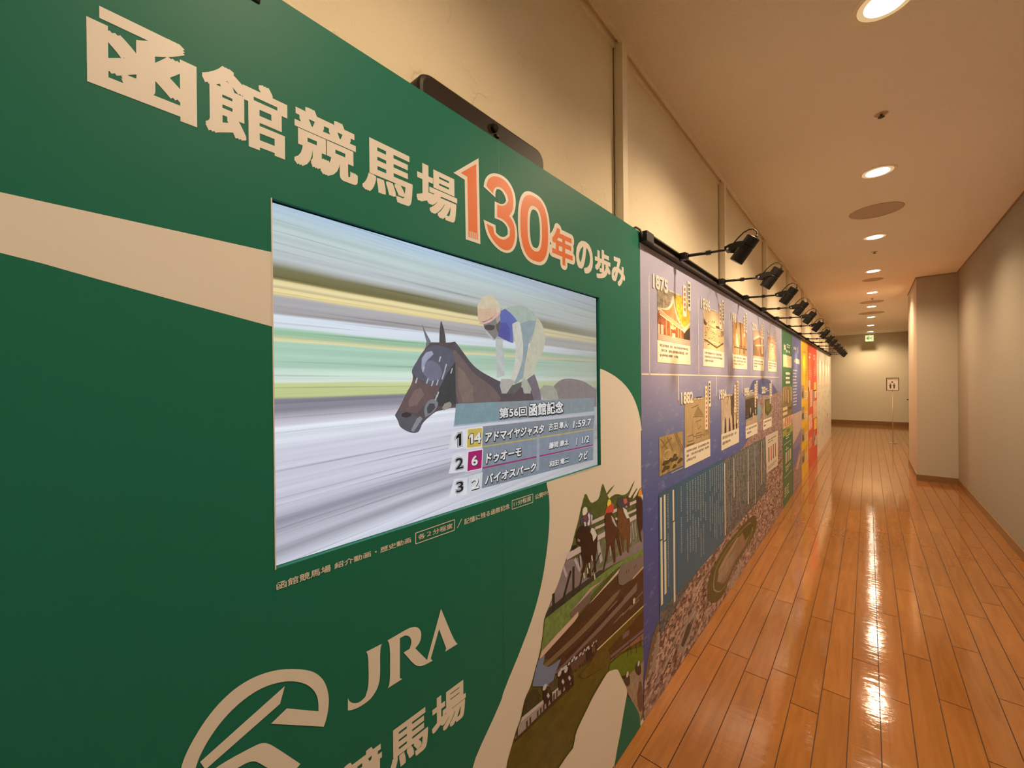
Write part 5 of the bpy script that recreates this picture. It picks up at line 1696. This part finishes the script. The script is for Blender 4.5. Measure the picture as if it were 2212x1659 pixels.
st = empty('notice_stand', (1.285, 13.86, 0), 'slim notice stand with a framed distancing notice, at the far end of the corridor', 'sign stand')
bm = bmesh.new()
lathe(bm, [(.085, 0), (.085, .005), (.06, .010), (.012, .016)], 40)
from_bm('base', bm, mat((.16, .11, .07), .45, None, 'bronze_metal', .4, .5), st)
bm = bmesh.new()
tube(bm, [(0, 0, .012), (0, 0, 1.40)], .0075, 14)
from_bm('pole', bm, mat((.62, .52, .38), .3, None, 'satin_metal', .5, .7), st, True)
bm = bmesh.new()
fw, fh, fz = .118, .160, 1.50
for a in ((-fw, fw, fz + fh - .014, fz + fh), (-fw, fw, fz - fh, fz - fh + .014), (-fw, -fw + .014, fz - fh, fz + fh), (fw - .014, fw, fz - fh, fz + fh)):
    bx(bm, a[0], a[1], -.014, .008, a[2], a[3])
bx(bm, -fw, fw, .006, .010, fz - fh, fz + fh)
from_bm('frame', bm, mat((.10, .045, .03), .4, None, 'dark_brown_frame', .4), st)
bm = bmesh.new()
bx(bm, -fw + .012, fw - .012, -.004, .006, fz - fh + .012, fz + fh - .012)
pp = from_bm('paper', bm, mat((.80, .77, .74), .5, None, 'white_paper', .3), st)
bm = bmesh.new()
y_ = -.0048
for i in range(13):
    x_ = -.084 + .0132 * i
    xz([(x_, fz + .108), (x_ + .009, fz + .108), (x_ + .009, fz + .122), (x_, fz + .122)], y_)
xz([(-.022, fz + .035), (.012, fz + .035), (.012, fz + .070), (-.022, fz + .070)], y_)
for cx, k in ((-.040, 0), (.030, 1)):
    xz([(cx + .013 * math.cos(2 * math.pi * i / 14), fz + .005 + .017 * math.sin(2 * math.pi * i / 14)) for i in range(14)], y_)
    xz([(cx - .022, fz - .015), (cx + .022, fz - .015), (cx + .019, fz - .06 + .02 * k), (cx + .010, fz - .115), (cx - .010, fz - .115), (cx - .019, fz - .06 + .02 * k)], y_)
bmesh.ops.recalc_face_normals(bm, faces=bm.faces)
from_bm('notice_print', bm, mat((.10, .075, .06), .5, None, 'dark_print_on_paper', .3), pp)

# door in the right wall beyond the pillar, seen almost edge-on: its lever handle shows
bm = bmesh.new()
bx(bm, RX - .02, RX + .01, 17.7, 18.65, 0, 2.1, .002)
d1 = struct(from_bm('door_1', bm, WALL_E))
bm = bmesh.new()
bx(bm, RX - .075, RX - .02, 18.50, 18.53, .93, .96, .004)
bx(bm, RX - .085, RX - .068, 18.38, 18.53, .93, .96, .004)
bx(bm, RX - .028, RX - .018, 18.49, 18.54, .84, 1.0, .002)
from_bm('door_handle', bm, mat((.06, .04, .025), .35, None, 'bronze_handle', .5, .6), d1)

# door at the far end of the left wall, past the last printed panel
bm = bmesh.new()
bx(bm, WX - .01, WX + .008, 14.93, 15.55, 0, 2.1, .002)
d2 = struct(from_bm('door_2', bm, CREAM))
bm = bmesh.new()
bx(bm, WX + .008, WX + .075, 14.99, 15.02, .98, 1.01, .004)
bx(bm, WX + .060, WX + .078, 14.99, 15.14, .98, 1.01, .004)
bx(bm, WX + .007, WX + .016, 14.98, 15.03, .90, 1.06, .002)
from_bm('door_handle', bm, mat((.06, .04, .025), .35, None, 'bronze_handle', .5, .6), d2)
